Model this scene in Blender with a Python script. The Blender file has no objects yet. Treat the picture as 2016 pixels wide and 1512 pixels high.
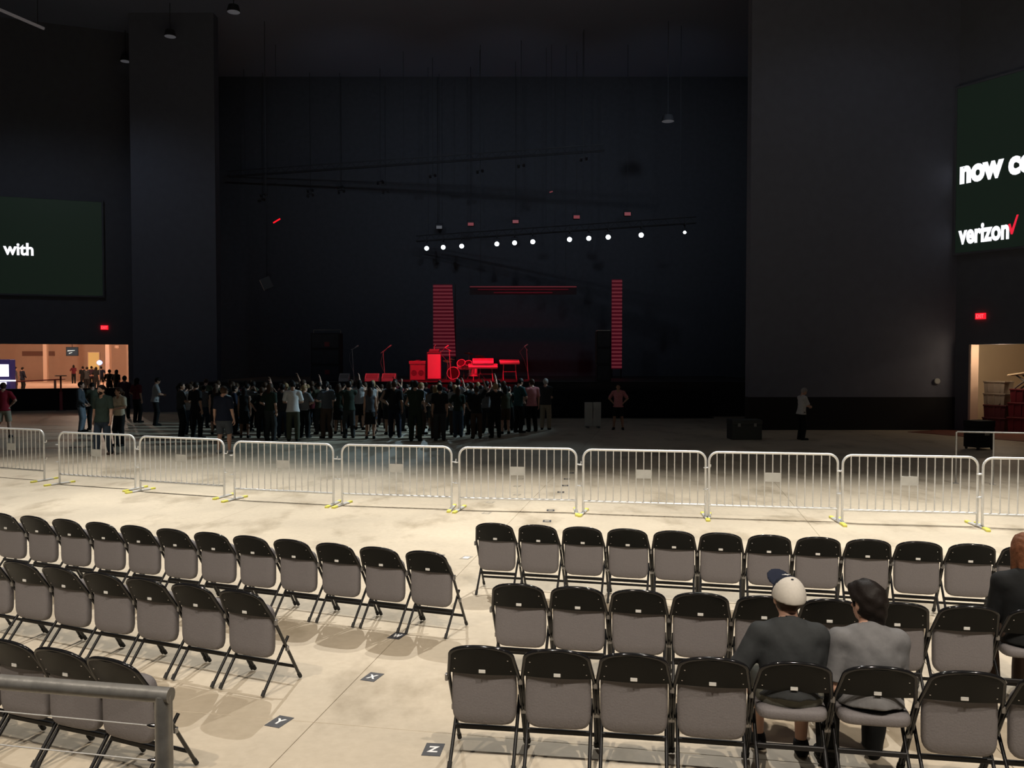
import bpy, math, random
import numpy as np
from mathutils import Vector, Matrix

random.seed(7)
rng = np.random.default_rng(7)
scene = bpy.context.scene
COL = scene.collection

# ------------------------------------------------------------------ camera
F, CX, CY, HOR, EYE = 1680.0, 1008.0, 756.0, 704.0, 2.55
PITCH = math.atan((CY - HOR) / F)
cam_d = bpy.data.cameras.new('camera')
cam_d.sensor_fit = 'HORIZONTAL'; cam_d.sensor_width = 36.0
cam_d.lens = 36.0 * F / 2016.0
cam_d.clip_end = 400
cam = bpy.data.objects.new('camera', cam_d); COL.objects.link(cam)
cam.location = (0, 0, EYE); cam.rotation_euler = (math.pi / 2 - PITCH, 0, 0)
scene.camera = cam

# ------------------------------------------------------------------ world, exposure
w = bpy.data.worlds.new('world'); scene.world = w; w.use_nodes = True
w.node_tree.nodes['Background'].inputs[0].default_value = (0.55, 0.62, 1.0, 1)
w.node_tree.nodes['Background'].inputs[1].default_value = 0.004
scene.view_settings.view_transform = 'Standard'
scene.view_settings.look = 'None'
scene.view_settings.gamma = 1.0
scene.view_settings.use_curve_mapping = False
scene.view_settings.exposure = 0.0

# ------------------------------------------------------------------ house lamps (above the seating), added fill spots and stage lamps
def aim(o, target):
    o.rotation_euler = (Vector(target) - o.location).to_track_quat('-Z', 'Y').to_euler()

def spot(loc, target, power, color, size, blend=0.6, radius=0.15):
    l = bpy.data.lights.new('house_spot', 'SPOT')
    l.energy = power; l.color = color; l.spot_size = math.radians(size); l.spot_blend = blend
    l.shadow_soft_size = radius
    o = bpy.data.objects.new('house_spot', l); COL.objects.link(o)
    o.location = loc; aim(o, target)
    return o

def point(loc, power, color, radius=0.2):
    l = bpy.data.lights.new('lamp', 'POINT'); l.energy = power; l.color = color; l.shadow_soft_size = radius
    o = bpy.data.objects.new('lamp', l); COL.objects.link(o); o.location = loc
    return o

WARM = (1.0, 0.88, 0.74); NEUTRAL = (1.0, 0.97, 0.91)
for x, y in ((-10.0, 18.0), (-3.4, 15.4), (3.1, 14.3), (9.6, 13.6)):     # row of house lamps over the open floor
    spot((x, y, 11.0), (x, y - 2.4, 0), 5300, NEUTRAL, 81, 0.90, 0.035)
for x in (-9.0, -5.2, -1.6, 1.9, 5.4, 9.0):           # row behind the camera
    spot((x, 0.5, 8.5), (x, 6.9, 0), 1650, WARM, 78, 0.9, 0.07)
for x, y, p_ in ((-1, 28, 50), (-20, 33, 200), (12, 24, 60)):   # unseen bluish fill spots added to lift the dark hall
    spot((x, y, 15.0), (x, y + 0.5, 0), p_, (0.72, 0.84, 1.0), 165, 0.5, 0.25)
for x in (-8, 0, 8):                                  # more added fill before the stage, brightening the back drape
    spot((x, 33.5, 14.5), (x, 49, 11), 620, (0.72, 0.84, 1.0), 84, 1.0, 0.25)
COOL = (0.62, 0.88, 1.0)
spot((9.5, 31.5, 9.5), (-4.5, 29.5, 1.8), 8000, COOL, 32, 0.7, 0.1)     # side light across the crowd's heads
STAGE_WHITE = []

# ------------------------------------------------------------------ pixel helpers (photograph pixels -> points in the hall)
def ray(u, v):
    sp, cp = math.sin(PITCH), math.cos(PITCH)
    a = (u - CX) / F; b = -(v - CY) / F
    return Vector((a, cp + b * sp, -sp + b * cp))

def at_z(u, v, z=0.0):
    d = ray(u, v); t = (z - EYE) / d.z
    return Vector((d.x * t, d.y * t, z))

def at_y(u, v, y):
    d = ray(u, v); t = y / d.y
    return Vector((d.x * t, y, EYE + d.z * t))

# ------------------------------------------------------------------ materials
def mat(name, color, rough=0.6, metal=0.0, emit=None, estr=1.0, noise=0.0, nscale=20.0, bump=0.0, coat=0.0, spec=None):
    m = bpy.data.materials.new(name); m.use_nodes = True
    nt = m.node_tree; b = nt.nodes['Principled BSDF']
    b.inputs['Base Color'].default_value = (*color, 1)
    b.inputs['Roughness'].default_value = rough
    b.inputs['Metallic'].default_value = metal
    if spec is not None: b.inputs['Specular IOR Level'].default_value = spec
    if coat: b.inputs['Coat Weight'].default_value = coat; b.inputs['Coat Roughness'].default_value = 0.12
    if emit is not None:
        b.inputs['Emission Color'].default_value = (*emit, 1); b.inputs['Emission Strength'].default_value = estr
    if noise or bump:
        tc = nt.nodes.new('ShaderNodeTexCoord')
        n = nt.nodes.new('ShaderNodeTexNoise'); n.inputs['Scale'].default_value = nscale; n.inputs['Detail'].default_value = 4
        nt.links.new(tc.outputs['Object'], n.inputs['Vector'])
        if noise:
            mx = nt.nodes.new('ShaderNodeMix'); mx.data_type = 'RGBA'
            mx.inputs[6].default_value = (*[c * (1 - noise) for c in color], 1)
            mx.inputs[7].default_value = (*[min(1, c * (1 + noise)) for c in color], 1)
            nt.links.new(n.outputs['Fac'], mx.inputs[0]); nt.links.new(mx.outputs[2], b.inputs['Base Color'])
        if bump:
            bp = nt.nodes.new('ShaderNodeBump'); bp.inputs['Strength'].default_value = bump; bp.inputs['Distance'].default_value = 0.01
            nt.links.new(n.outputs['Fac'], bp.inputs['Height']); nt.links.new(bp.outputs['Normal'], b.inputs['Normal'])
    return m

def concrete_mat():
    m = bpy.data.materials.new('polished_concrete'); m.use_nodes = True
    nt = m.node_tree; b = nt.nodes['Principled BSDF']; L = nt.links.new
    g = nt.nodes.new('ShaderNodeNewGeometry')
    mp = nt.nodes.new('ShaderNodeMapping'); mp.inputs['Scale'].default_value = (1.0, 0.55, 1.0)
    mp.inputs['Rotation'].default_value = (0, 0, 0.9)
    L(g.outputs['Position'], mp.inputs['Vector'])
    def noise(scale, detail, vec):
        n = nt.nodes.new('ShaderNodeTexNoise'); n.inputs['Scale'].default_value = scale; n.inputs['Detail'].default_value = detail
        n.inputs['Roughness'].default_value = 0.6
        L(vec, n.inputs['Vector']); return n.outputs['Fac']
    def ramp(fac, p0, c0, p1, c1):
        r = nt.nodes.new('ShaderNodeValToRGB')
        r.color_ramp.elements[0].position = p0; r.color_ramp.elements[0].color = (*c0, 1)
        r.color_ramp.elements[1].position = p1; r.color_ramp.elements[1].color = (*c1, 1)
        L(fac, r.inputs[0]); return r.outputs[0]
    def mul(a, c, f=1.0):
        x = nt.nodes.new('ShaderNodeMix'); x.data_type = 'RGBA'; x.blend_type = 'MULTIPLY'
        x.inputs[0].default_value = f; L(a, x.inputs[6]); L(c, x.inputs[7]); return x.outputs[2]
    base = ramp(noise(0.55, 6, g.outputs['Position']), 0.3, (0.46, 0.40, 0.31), 0.7, (0.60, 0.52, 0.40))
    stain = ramp(noise(1.15, 5, mp.outputs['Vector']), 0.33, (0.60, 0.57, 0.52), 0.47, (1, 1, 1))
    fine = ramp(noise(14, 4, g.outputs['Position']), 0.25, (0.88, 0.87, 0.85), 0.7, (1, 1, 1))
    c = mul(mul(base, stain, 0.75), fine)
    L(c, b.inputs['Base Color'])
    b.inputs['Roughness'].default_value = 0.5
    b.inputs['Specular IOR Level'].default_value = 0.35
    return m

M = {
    'concrete': concrete_mat(),
    'joint': mat('dark_joint', (0.16, 0.14, 0.11), 0.9),
    'black_wall': mat('black_wall_paint', (0.115, 0.122, 0.15), 0.85, noise=0.15, nscale=3),
    'grey_wall': mat('dark_grey_wall_paint', (0.14, 0.15, 0.195), 0.85, noise=0.12, nscale=3),
    'drape': mat('black_drape', (0.07, 0.075, 0.088), 0.95, noise=0.2, nscale=4, spec=0.1),
    'dark_ceiling': mat('dark_ceiling_paint', (0.25, 0.28, 0.38), 0.9, spec=0.1),
    'dado': mat('black_dado_paint', (0.022, 0.022, 0.024), 0.8, spec=0.2),
    'tan_wall': mat('warm_tan_wall', (0.52, 0.36, 0.27), 0.8, noise=0.06, nscale=2),
    'tan_column': mat('pale_tan_column', (0.85, 0.62, 0.48), 0.7),
    'cream_wall': mat('cream_wall', (0.62, 0.52, 0.38), 0.8, noise=0.05, nscale=2),
    'black_metal': mat('black_enamel_steel', (0.010, 0.010, 0.011), 0.11, spec=0.5),
    'black_leg': mat('black_leg_steel', (0.010, 0.010, 0.011), 0.42, spec=0.25),
    'black_plastic': mat('glossy_black_panel', (0.008, 0.009, 0.009), 0.3, bump=0.08, nscale=160, spec=0.12),
    'chrome': mat('bright_steel', (0.75, 0.75, 0.76), 0.22, 1.0),
    'dull_steel': mat('dull_steel', (0.30, 0.30, 0.31), 0.3, 0.9),
    'grey_fabric': mat('grey_vinyl', (0.160, 0.149, 0.152), 0.62, noise=0.10, nscale=90, bump=0.25, spec=0.25),
    'tag_white': mat('white_tag', (0.62, 0.62, 0.60), 0.5),
    'rubber': mat('black_rubber', (0.02, 0.02, 0.02), 0.8),
    'galv': mat('galvanised_steel', (0.70, 0.71, 0.71), 0.34, 0.35, noise=0.10, nscale=30),
    'plate': mat('pale_plate', (0.50, 0.51, 0.50), 0.5, noise=0.12, nscale=12),
    'yellow': mat('yellow_paint', (0.72, 0.68, 0.12), 0.5),
    'rail_steel': mat('scuffed_grey_steel', (0.36, 0.355, 0.34), 0.36, 0.45, noise=0.35, nscale=26, bump=0.15),
    'marker': mat('charcoal_vinyl', (0.045, 0.045, 0.05), 0.55, noise=0.15, nscale=30),
    'marker_white': mat('white_vinyl', (0.80, 0.80, 0.80), 0.5),
    'marker_grey': mat('worn_grey_vinyl', (0.30, 0.27, 0.22), 0.6),
    'screen_green': mat('screen_green', (0.01, 0.02, 0.013), 0.5, emit=(0.0055, 0.0095, 0.0065), estr=1.0),
    'screen_white': mat('screen_white', (0.8, 0.8, 0.8), 0.5, emit=(0.95, 0.95, 1.0), estr=1.3),
    'screen_red': mat('screen_red', (0.8, 0.02, 0.04), 0.5, emit=(0.9, 0.02, 0.05), estr=0.9),
    'exit_red': mat('exit_red', (0.5, 0.0, 0.0), 0.5, emit=(1.0, 0.015, 0.03), estr=1.0),
    'exit_letter': mat('exit_letter', (1, 0.3, 0.3), 0.5, emit=(1.0, 0.12, 0.15), estr=1.2),
    'lamp_white': mat('lamp_white', (1, 1, 1), 0.3, emit=(0.85, 0.97, 1.0), estr=6.0),
    'lamp_dim': mat('lamp_dim', (0.3, 0.3, 0.3), 0.3, emit=(0.08, 0.085, 0.085), estr=1.0),
    'lamp_faint': mat('lamp_faint', (0.3, 0.3, 0.3), 0.3, emit=(0.045, 0.045, 0.05), estr=1.0),
    'lamp_red': mat('lamp_red', (0.6, 0.0, 0.0), 0.3, emit=(1.0, 0.01, 0.02), estr=1.2),
    'lamp_red_dim': mat('lamp_red_dim', (0.3, 0.1, 0.1), 0.3, emit=(0.13, 0.025, 0.03), estr=1.0),
    'fixture': mat('black_fixture', (0.045, 0.047, 0.052), 0.8, spec=0.1),
    'led_bar': mat('led_red_bar', (0.05, 0.0, 0.0), 0.5, emit=(0.095, 0.016, 0.022), estr=1.0),  # red stage light on the slats, painted as emission
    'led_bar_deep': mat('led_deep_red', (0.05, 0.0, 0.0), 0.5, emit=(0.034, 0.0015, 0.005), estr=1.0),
    'stage_wood': mat('black_stage_deck', (0.03, 0.03, 0.032), 0.6),
    'case_white': mat('pale_tolex', (0.8, 0.8, 0.8), 0.55),
    'gear_dark': mat('dark_gear', (0.16, 0.16, 0.16), 0.5),
    'gear_grille': mat('grille_cloth', (0.35, 0.33, 0.32), 0.8, noise=0.25, nscale=60),
    'drum_shell': mat('drum_shell', (0.75, 0.75, 0.75), 0.3, coat=0.3),
    'drum_head': mat('drum_head_black', (0.03, 0.03, 0.03), 0.5),
    'brass': mat('cymbal_brass', (0.75, 0.6, 0.3), 0.3, 1.0),
    'tv_blue': mat('tv_picture', (0.01, 0.02, 0.03), 0.4, emit=(0.004, 0.014, 0.022), estr=1.0),
    'kiosk_white': mat('kiosk_light', (1, 1, 1), 0.4, emit=(0.95, 0.95, 1.0), estr=1.6),
    'kiosk_blue': mat('kiosk_blue', (0.06, 0.05, 0.14), 0.4, emit=(0.016, 0.012, 0.055), estr=1.0),
    'blue_lamp': mat('blue_lamp', (0.4, 0.5, 1), 0.4, emit=(0.35, 0.45, 1.0), estr=2.0),
    'door_yellow': mat('lit_doorway', (0.7, 0.5, 0.2), 0.6, emit=(0.40, 0.24, 0.075), estr=0.8),
    'red_counter': mat('red_counter', (0.30, 0.04, 0.035), 0.5),
    'tote_red': mat('red_tote_plastic', (0.16, 0.012, 0.022), 0.5, noise=0.2, nscale=4),
    'tote_plum': mat('plum_tote_plastic', (0.10, 0.02, 0.03), 0.5, noise=0.2, nscale=4),
    'case_grey': mat('worn_grey_case', (0.30, 0.26, 0.22), 0.55, noise=0.15, nscale=6),
    'wood_top': mat('pale_tabletop', (0.75, 0.6, 0.42), 0.5),
    'red_carpet': mat('red_brown_floor', (0.15, 0.045, 0.03), 0.8, noise=0.2, nscale=3),
    'white_panel': mat('pale_panel', (0.50, 0.52, 0.50), 0.6, noise=0.1, nscale=8),
}

CLOTH = {}
for n_, c_ in {'black': (.012, .013, .014), 'charcoal': (.035, .038, .04), 'navy': (.012, .016, .032), 'dark green': (.018, .03, .022),
               'bottle green': (.034, .052, .043), 'grey': (.16, .16, .165), 'light grey': (.33, .33, .335), 'white': (.60, .60, .60),
               'red': (.28, .02, .035), 'maroon': (.11, .016, .024), 'pink': (.55, .22, .24), 'olive': (.055, .06, .04),
               'brown': (.06, .04, .03), 'denim': (.035, .05, .075), 'pale denim': (.17, .20, .24), 'khaki': (.33, .29, .22), 'slate': (.07, .08, .095),
               'camouflage': (.12, .12, .10), 'plum': (.06, .03, .05), 'teal': (.02, .06, .065), 'cream': (.55, .48, .36)}.items():
    CLOTH[n_] = mat(n_.replace(' ', '_') + '_cloth', c_, 0.85, noise=0.18, nscale=25, bump=0.2, spec=0.2)
SKIN = [mat('fair_skin', (.56, .33, .24), 0.55), mat('tan_skin', (.42, .24, .16), 0.55), mat('brown_skin', (.20, .11, .07), 0.55)]
HAIR = {'dark': mat('dark_hair', (.012, .009, .008), 0.55, bump=0.25, nscale=60, spec=0.15), 'brown': mat('brown_hair', (.05, .028, .017), 0.55, bump=0.25, nscale=60, spec=0.15),
        'blond': mat('blond_hair', (.30, .20, .10), 0.55, bump=0.25, nscale=60, spec=0.15), 'auburn': mat('auburn_hair', (.15, .06, .03), 0.6, noise=0.6, nscale=40, bump=0.6, spec=0.15),
        'grey': mat('grey_hair', (.35, .34, .33), 0.6, bump=0.25, nscale=60, spec=0.15)}

# ------------------------------------------------------------------ mesh helpers
class MB:
    def __init__(s): s.v = []; s.f = []; s.m = []; s.cur = 0
    def add(s, vs, fs):
        o = len(s.v); s.v += [tuple(v) for v in vs]
        s.f += [tuple(i + o for i in f) for f in fs]; s.m += [s.cur] * len(fs); return s
    def box(s, lo, hi, rot=None, bev=0.0):
        x0, y0, z0 = lo; x1, y1, z1 = hi
        if bev <= 0:
            vs = [(x0, y0, z0), (x1, y0, z0), (x1, y1, z0), (x0, y1, z0), (x0, y0, z1), (x1, y0, z1), (x1, y1, z1), (x0, y1, z1)]
            fs = [(0, 3, 2, 1), (4, 5, 6, 7), (0, 1, 5, 4), (1, 2, 6, 5), (2, 3, 7, 6), (3, 0, 4, 7)]
        else:
            b = bev
            vs = []
            for X, sx in ((x0, 1), (x1, -1)):
                for Y, sy in ((y0, 1), (y1, -1)):
                    for Z, sz in ((z0, 1), (z1, -1)):
                        vs += [(X, Y + sy * b, Z + sz * b), (X + sx * b, Y, Z + sz * b), (X + sx * b, Y + sy * b, Z)]
            import itertools
            idx = lambda i, j, k, a: ((i * 2 + j) * 2 + k) * 3 + a
            fs = []
            def q(a):
                c = np.mean([vs[i] for i in a], axis=0) - np.array([(x0 + x1) / 2, (y0 + y1) / 2, (z0 + z1) / 2])
                p = [np.array(vs[i]) for i in a]
                if np.dot(np.cross(p[1] - p[0], p[2] - p[0]), c) < 0: a = a[::-1]
                fs.append(tuple(a))
            for i in (0, 1): q([idx(i, 0, 0, 0), idx(i, 1, 0, 0), idx(i, 1, 1, 0), idx(i, 0, 1, 0)])
            for j in (0, 1): q([idx(0, j, 0, 1), idx(1, j, 0, 1), idx(1, j, 1, 1), idx(0, j, 1, 1)])
            for k in (0, 1): q([idx(0, 0, k, 2), idx(1, 0, k, 2), idx(1, 1, k, 2), idx(0, 1, k, 2)])
            for j in (0, 1):
                for k in (0, 1): q([idx(0, j, k, 1), idx(1, j, k, 1), idx(1, j, k, 2), idx(0, j, k, 2)])
            for i in (0, 1):
                for k in (0, 1): q([idx(i, 0, k, 0), idx(i, 1, k, 0), idx(i, 1, k, 2), idx(i, 0, k, 2)])
            for i in (0, 1):
                for j in (0, 1): q([idx(i, j, 0, 0), idx(i, j, 1, 0), idx(i, j, 1, 1), idx(i, j, 0, 1)])
            for i, j, k in itertools.product((0, 1), repeat=3): q([idx(i, j, k, 0), idx(i, j, k, 1), idx(i, j, k, 2)])
        if rot is not None: vs = [rot @ Vector(v) for v in vs]
        return s.add(vs, fs)
    def tube(s, pts, r, n=8, closed=False, r2=None):
        pts = [Vector(p) for p in pts]; N = len(pts)
        rs = [r] * N if r2 is None else [r + (r2 - r) * i / (N - 1) for i in range(N)]
        rings = []; up = None
        for i, p in enumerate(pts):
            if closed: t = pts[(i + 1) % N] - pts[i - 1]
            else: t = pts[min(i + 1, N - 1)] - pts[max(i - 1, 0)]
            t.normalize()
            if up is None:
                up = Vector((0, 0, 1)) if abs(t.z) < 0.9 else Vector((1, 0, 0))
            a = t.cross(up); a.normalize(); b = a.cross(t); up = b
            rings.append([p + (a * math.cos(2 * math.pi * k / n) + b * math.sin(2 * math.pi * k / n)) * rs[i] for k in range(n)])
        vs = [v for rr in rings for v in rr]; fs = []
        for i in range(N if closed else N - 1):
            j = (i + 1) % N
            for k in range(n):
                k2 = (k + 1) % n
                fs.append((i * n + k, i * n + k2, j * n + k2, j * n + k))
        if not closed:
            fs.append(tuple(range(n - 1, -1, -1))); fs.append(tuple((N - 1) * n + k for k in range(n)))
        return s.add(vs, fs)
    def lathe(s, prof, n=16, c=(0, 0, 0), rot=None):
        vs = []; fs = []
        for (r, z) in prof:
            for k in range(n):
                a = 2 * math.pi * k / n
                v = Vector((r * math.cos(a), r * math.sin(a), z))
                if rot is not None: v = rot @ v
                vs.append(v + Vector(c))
        for i in range(len(prof) - 1):
            for k in range(n):
                k2 = (k + 1) % n
                fs.append((i * n + k, i * n + k2, (i + 1) * n + k2, (i + 1) * n + k))
        fs.append(tuple(range(n - 1, -1, -1))); fs.append(tuple((len(prof) - 1) * n + k for k in range(n)))
        return s.add(vs, fs)
    def cyl(s, a, b, r, n=12): return s.tube([a, b], r, n)
    def prism(s, poly, z0, z1, rot=None):      # poly in xy, extruded in z
        n = len(poly)
        vs = [(x, y, z0) for x, y in poly] + [(x, y, z1) for x, y in poly]
        fs = [tuple(range(n - 1, -1, -1)), tuple(range(n, 2 * n))] + [(i, (i + 1) % n, n + (i + 1) % n, n + i) for i in range(n)]
        if rot is not None: vs = [rot @ Vector(v) for v in vs]
        return s.add(vs, fs)
    def mesh(s, name, mats, smooth=False):
        me = bpy.data.meshes.new(name)
        me.from_pydata(s.v, [], s.f)
        for m in (mats if isinstance(mats, (list, tuple)) else [mats]): me.materials.append(m)
        for p, mi in zip(me.polygons, s.m): p.material_index = mi
        if smooth:
            me.shade_smooth()
            if hasattr(me, 'set_sharp_from_angle'): me.set_sharp_from_angle(angle=math.radians(smooth if smooth is not True else 50))
        me.update(); return me

def link(name, data, parent=None, loc=None, rot=None):
    o = bpy.data.objects.new(name, data); COL.objects.link(o)
    if parent is not None: o.parent = parent
    if loc is not None: o.location = loc
    if rot is not None: o.rotation_euler = rot
    return o

def tag(o, label=None, cat=None, group=None, kind=None):
    if label: o['label'] = label
    if cat: o['category'] = cat
    if group: o['group'] = group
    if kind: o['kind'] = kind
    return o

def thing(name, label, cat, loc=(0, 0, 0), rz=0.0, group=None):
    return tag(link(name, None, None, loc, (0, 0, rz)), label, cat, group)

def struct(name, me, **k):
    o = link(name, me, **k); o['kind'] = 'structure'; return o

CHILD = {}
def note(parent, ch): CHILD.setdefault(parent.name, []).append(ch)

def copy_tree(o, parent=None):
    c = o.copy(); COL.objects.link(c)
    if parent is not None: c.parent = parent
    for ch in o.children: copy_tree(ch, c)
    return c

def text_mesh(body, mats, size=1.0, offset=0.0, depth=0.004):
    cu = bpy.data.curves.new('lettering', 'FONT'); cu.body = body; cu.size = size; cu.offset = offset
    cu.extrude = depth; cu.resolution_u = 4
    o = bpy.data.objects.new('lettering', cu); COL.objects.link(o)
    dg = bpy.context.evaluated_depsgraph_get()
    me = bpy.data.meshes.new_from_object(o.evaluated_get(dg))
    bpy.data.objects.remove(o); bpy.data.curves.remove(cu)
    me.materials.clear(); me.materials.append(mats)
    return me

def fit_text(me, width, height=None, center=False):
    vs = np.array([v.co[:] for v in me.vertices]); lo, hi = vs.min(0), vs.max(0)
    sx = width / (hi[0] - lo[0]); sy = sx if height is None else height / (hi[1] - lo[1])
    for v in me.vertices:
        v.co.x = (v.co.x - lo[0]) * sx; v.co.y = (v.co.y - (lo[1] if height else 0)) * sy
        if center: v.co.x -= width / 2; v.co.y -= (height or 0) / 2
    return me

ORD = ['first', 'second', 'third', 'fourth', 'fifth', 'sixth', 'seventh', 'eighth', 'ninth', 'tenth', 'eleventh', 'twelfth', 'thirteenth',
       'fourteenth', 'fifteenth', 'sixteenth', 'seventeenth', 'eighteenth', 'nineteenth', 'twentieth', '21st', '22nd', '23rd', '24th', '25th', '26th', '27th', '28th']

# ================================================================== SETTING
# concrete floor: a bed with slabs on it, joints recessed
fb = MB().box((-60, -4, -0.30), (45, 52, -0.012))
floor = struct('floor', fb.mesh('floor', M['joint']))
S = 4.55
slab_me = MB().box((0.0022, 0.0022, -0.012), (S - 0.0022, S - 0.0022, 0.0), bev=0.002).mesh('slab', M['concrete'])
ga = math.radians(-10.5)
g0 = at_z(618, 1422); gx = Vector((math.cos(ga), math.sin(ga), 0)); gy = Vector((-math.sin(ga), math.cos(ga), 0))
for i in range(-11, 9):
    for j in range(-3, 11):
        p = g0 + gx * (i * S) + gy * (j * S)
        c = p + gx * S / 2 + gy * S / 2
        if -2 < c.y < 49 and abs(c.x) < 10 + 0.75 * max(c.y, 0):
            if c.y > 26 and c.x > 20: continue
            o = link('slab', slab_me, floor, p, (0, 0, ga))

ceil = struct('ceiling', MB().box((-60, 4, 18.5), (45, 52, 18.8)).mesh('ceiling', M['dark_ceiling']))
struct('wall_back', MB().box((-20, 49.0, 0), (16, 49.4, 18.5)).mesh('wall_back', M['drape']))
# left: slightly turned wall with the concourse opening, screen above
LW0 = Vector((-20.07, 42.0, 0)); LWD = Vector((4.17, 1.6, 0)).normalized(); LWN = Vector((LWD.y, -LWD.x, 0))   # normal towards the hall
def lw(px):   # distance along the left wall from LW0 at picture column px
    a = (px - CX) / F
    return (a * LW0.y - LW0.x) / (LWD.x - a * LWD.y)
la = math.atan2(LWD.y, LWD.x)
def on_left(me, name, t, off, z, kind=None, parent=None):
    p = LW0 + LWD * t + LWN * off; p.z = z
    return link(name, me, parent, p, (0, 0, la))
t_open, t_end = lw(253), lw(268)
b = MB().box((-22, 0, 3.2), (t_end, 0.4, 18.5)).box((t_open, 0, 0), (t_end, 0.4, 3.2))
o = on_left(b.mesh('wall_left', M['black_wall']), 'wall_left', 0, 0, 0); o['kind'] = 'structure'
b = MB().box((-22, 0.0, 0), (t_open, 0.25, 1.04)).box((-22, -0.03, 1.0), (t_open, 0.28, 1.06))
o = on_left(b.mesh('low_wall', M['dado']), 'wall_low', 0, 0, 0); o['kind'] = 'structure'
b = MB().box((-17.75, 40, 0), (-13.82, 40.6, 18.5))
struct('wall_pier', b.mesh('wall_pier', M['grey_wall']))
# concourse room beyond the opening (far back wall, floor, side wall)
b = MB().box((-80, 95, 0), (-36, 95.4, 8))
struct('wall_concourse', b.mesh('wall_concourse', M['tan_wall']))
b = MB().box((-85, 52.0, -0.3), (-22, 96, 0.0))
struct('floor_concourse', b.mesh('floor_concourse', M['tan_column']))
b = MB().box((-85, 44, 7.0), (-24, 96, 7.3))
struct('ceiling_concourse', b.mesh('ceiling_concourse', M['tan_wall']))
b = MB().box((-41.6, 60, 0), (-28.4, 60.3, 8))
_p = at_y(253, 700, 60)
b = MB().box((-31.6, 70.0, 0), (-20, 70.3, 7)); struct('wall_concourse_side', b.mesh('wall_concourse_side', M['tan_wall']))
for px, wd in ((88, 0.42), (211, 0.34)):
    y_ = 90.0 if px == 88 else 69.0
    p = at_y(px, 700, y_)
    struct('pillar', MB().box((p.x - wd / 2, y_, 0), (p.x + wd / 2, y_ + 0.4, 7), bev=0.03).mesh('pillar', M['tan_column']))
for x, y in ((-44, 60), (-52, 80), (-38, 82), (-30, 62), (-36, 52)):
    point((x, y, 6.3), 1100, (1.0, 0.74, 0.56), 0.4)

# right: wall facing the hall, then a turned wall with screen, exit sign and a store opening
RW0 = Vector((15.57, 30.0, 0)); RWD = Vector((0.515, -0.857, 0)).normalized(); RWN = Vector((-RWD.y, RWD.x, 0)) * -1
if RWN.y > 0: RWN = -RWN
RWN = Vector((RWD.y, -RWD.x, 0))
if RWN.dot(Vector((0, 0, 0)) - RW0) < 0: RWN = -RWN
ra = math.atan2(RWD.y, RWD.x)
def rw(px):
    a = (px - CX) / F
    return (a * RW0.y - RW0.x) / (RWD.x - a * RWD.y)
def on_right(me, name, t, off, z, parent=None):
    p = RW0 + RWD * t + RWN * off; p.z = z
    return link(name, me, parent, p, (0, 0, ra))
b = MB().box((8.34, 30.0, 1.16), (15.57, 30.5, 18.5))
struct('wall_right', b.mesh('wall_right', M['grey_wall']))
b = MB().box((8.34, 29.97, 0), (15.57, 30.5, 1.16))
struct('baseboard_right', b.mesh('baseboard_right', M['dado']))
tr = rw(1908)
b = MB().box((0, 0, 3.0), (12, 0.4, 18.5)).box((0, 0, 0), (tr, 0.4, 3.0)).box((9.0, 0, 0), (12, 0.4, 3.0))
o = on_right(b.mesh('wall_right_turned', M['black_wall']), 'wall_right_turned', 0, 0, 0); o['kind'] = 'structure'
# make sure wall thickness lies behind the face: local +y is away from the hall
b = MB().box((tr, -0.05, 0.0), (tr + 0.09, 0.42, 3.0), bev=0.01)
o = on_right(b.mesh('door_jamb', M['tan_column']), 'trim_1', 0, 0, 0.0); o['kind'] = 'structure'
b = MB().box((-1, 5.2, 0), (12, 5.5, 5)).box((-0.6, 0.4, 0), (-0.3, 5.2, 5))
o = on_right(b.mesh('wall_store', M['cream_wall']), 'wall_store', 0, 0, 0); o['kind'] = 'structure'
b = MB().box((-0.3, 0.4, 4.2), (12, 5.2, 4.4))
o = on_right(b.mesh('ceiling_store', M['cream_wall']), 'ceiling_store', 0, 0, 0); o['kind'] = 'structure'
b = MB().box((-0.3, -2.2, 0.0), (12, 5.2, 0.012))
o = on_right(b.mesh('floor_store', M['red_carpet']), 'floor_store', 0, 0, 0.0); o['kind'] = 'structure'
for t_, y_ in ((1.5, 0.15), (4.5, 2.2)):  # front one is unseen fill added to brighten the totes
    q = RW0 + RWD * t_ - RWN * y_
    point((q.x, q.y, 2.85 if y_ < 1 else 3.5), 45 if y_ < 1 else 90, (1.0, 0.76, 0.52), 0.2)
# wings beside the stage
struct('wall_wing', MB().box((15.6, 30.5, 0), (16, 49.4, 18.5)).mesh('wall_wing', M['drape']))

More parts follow.
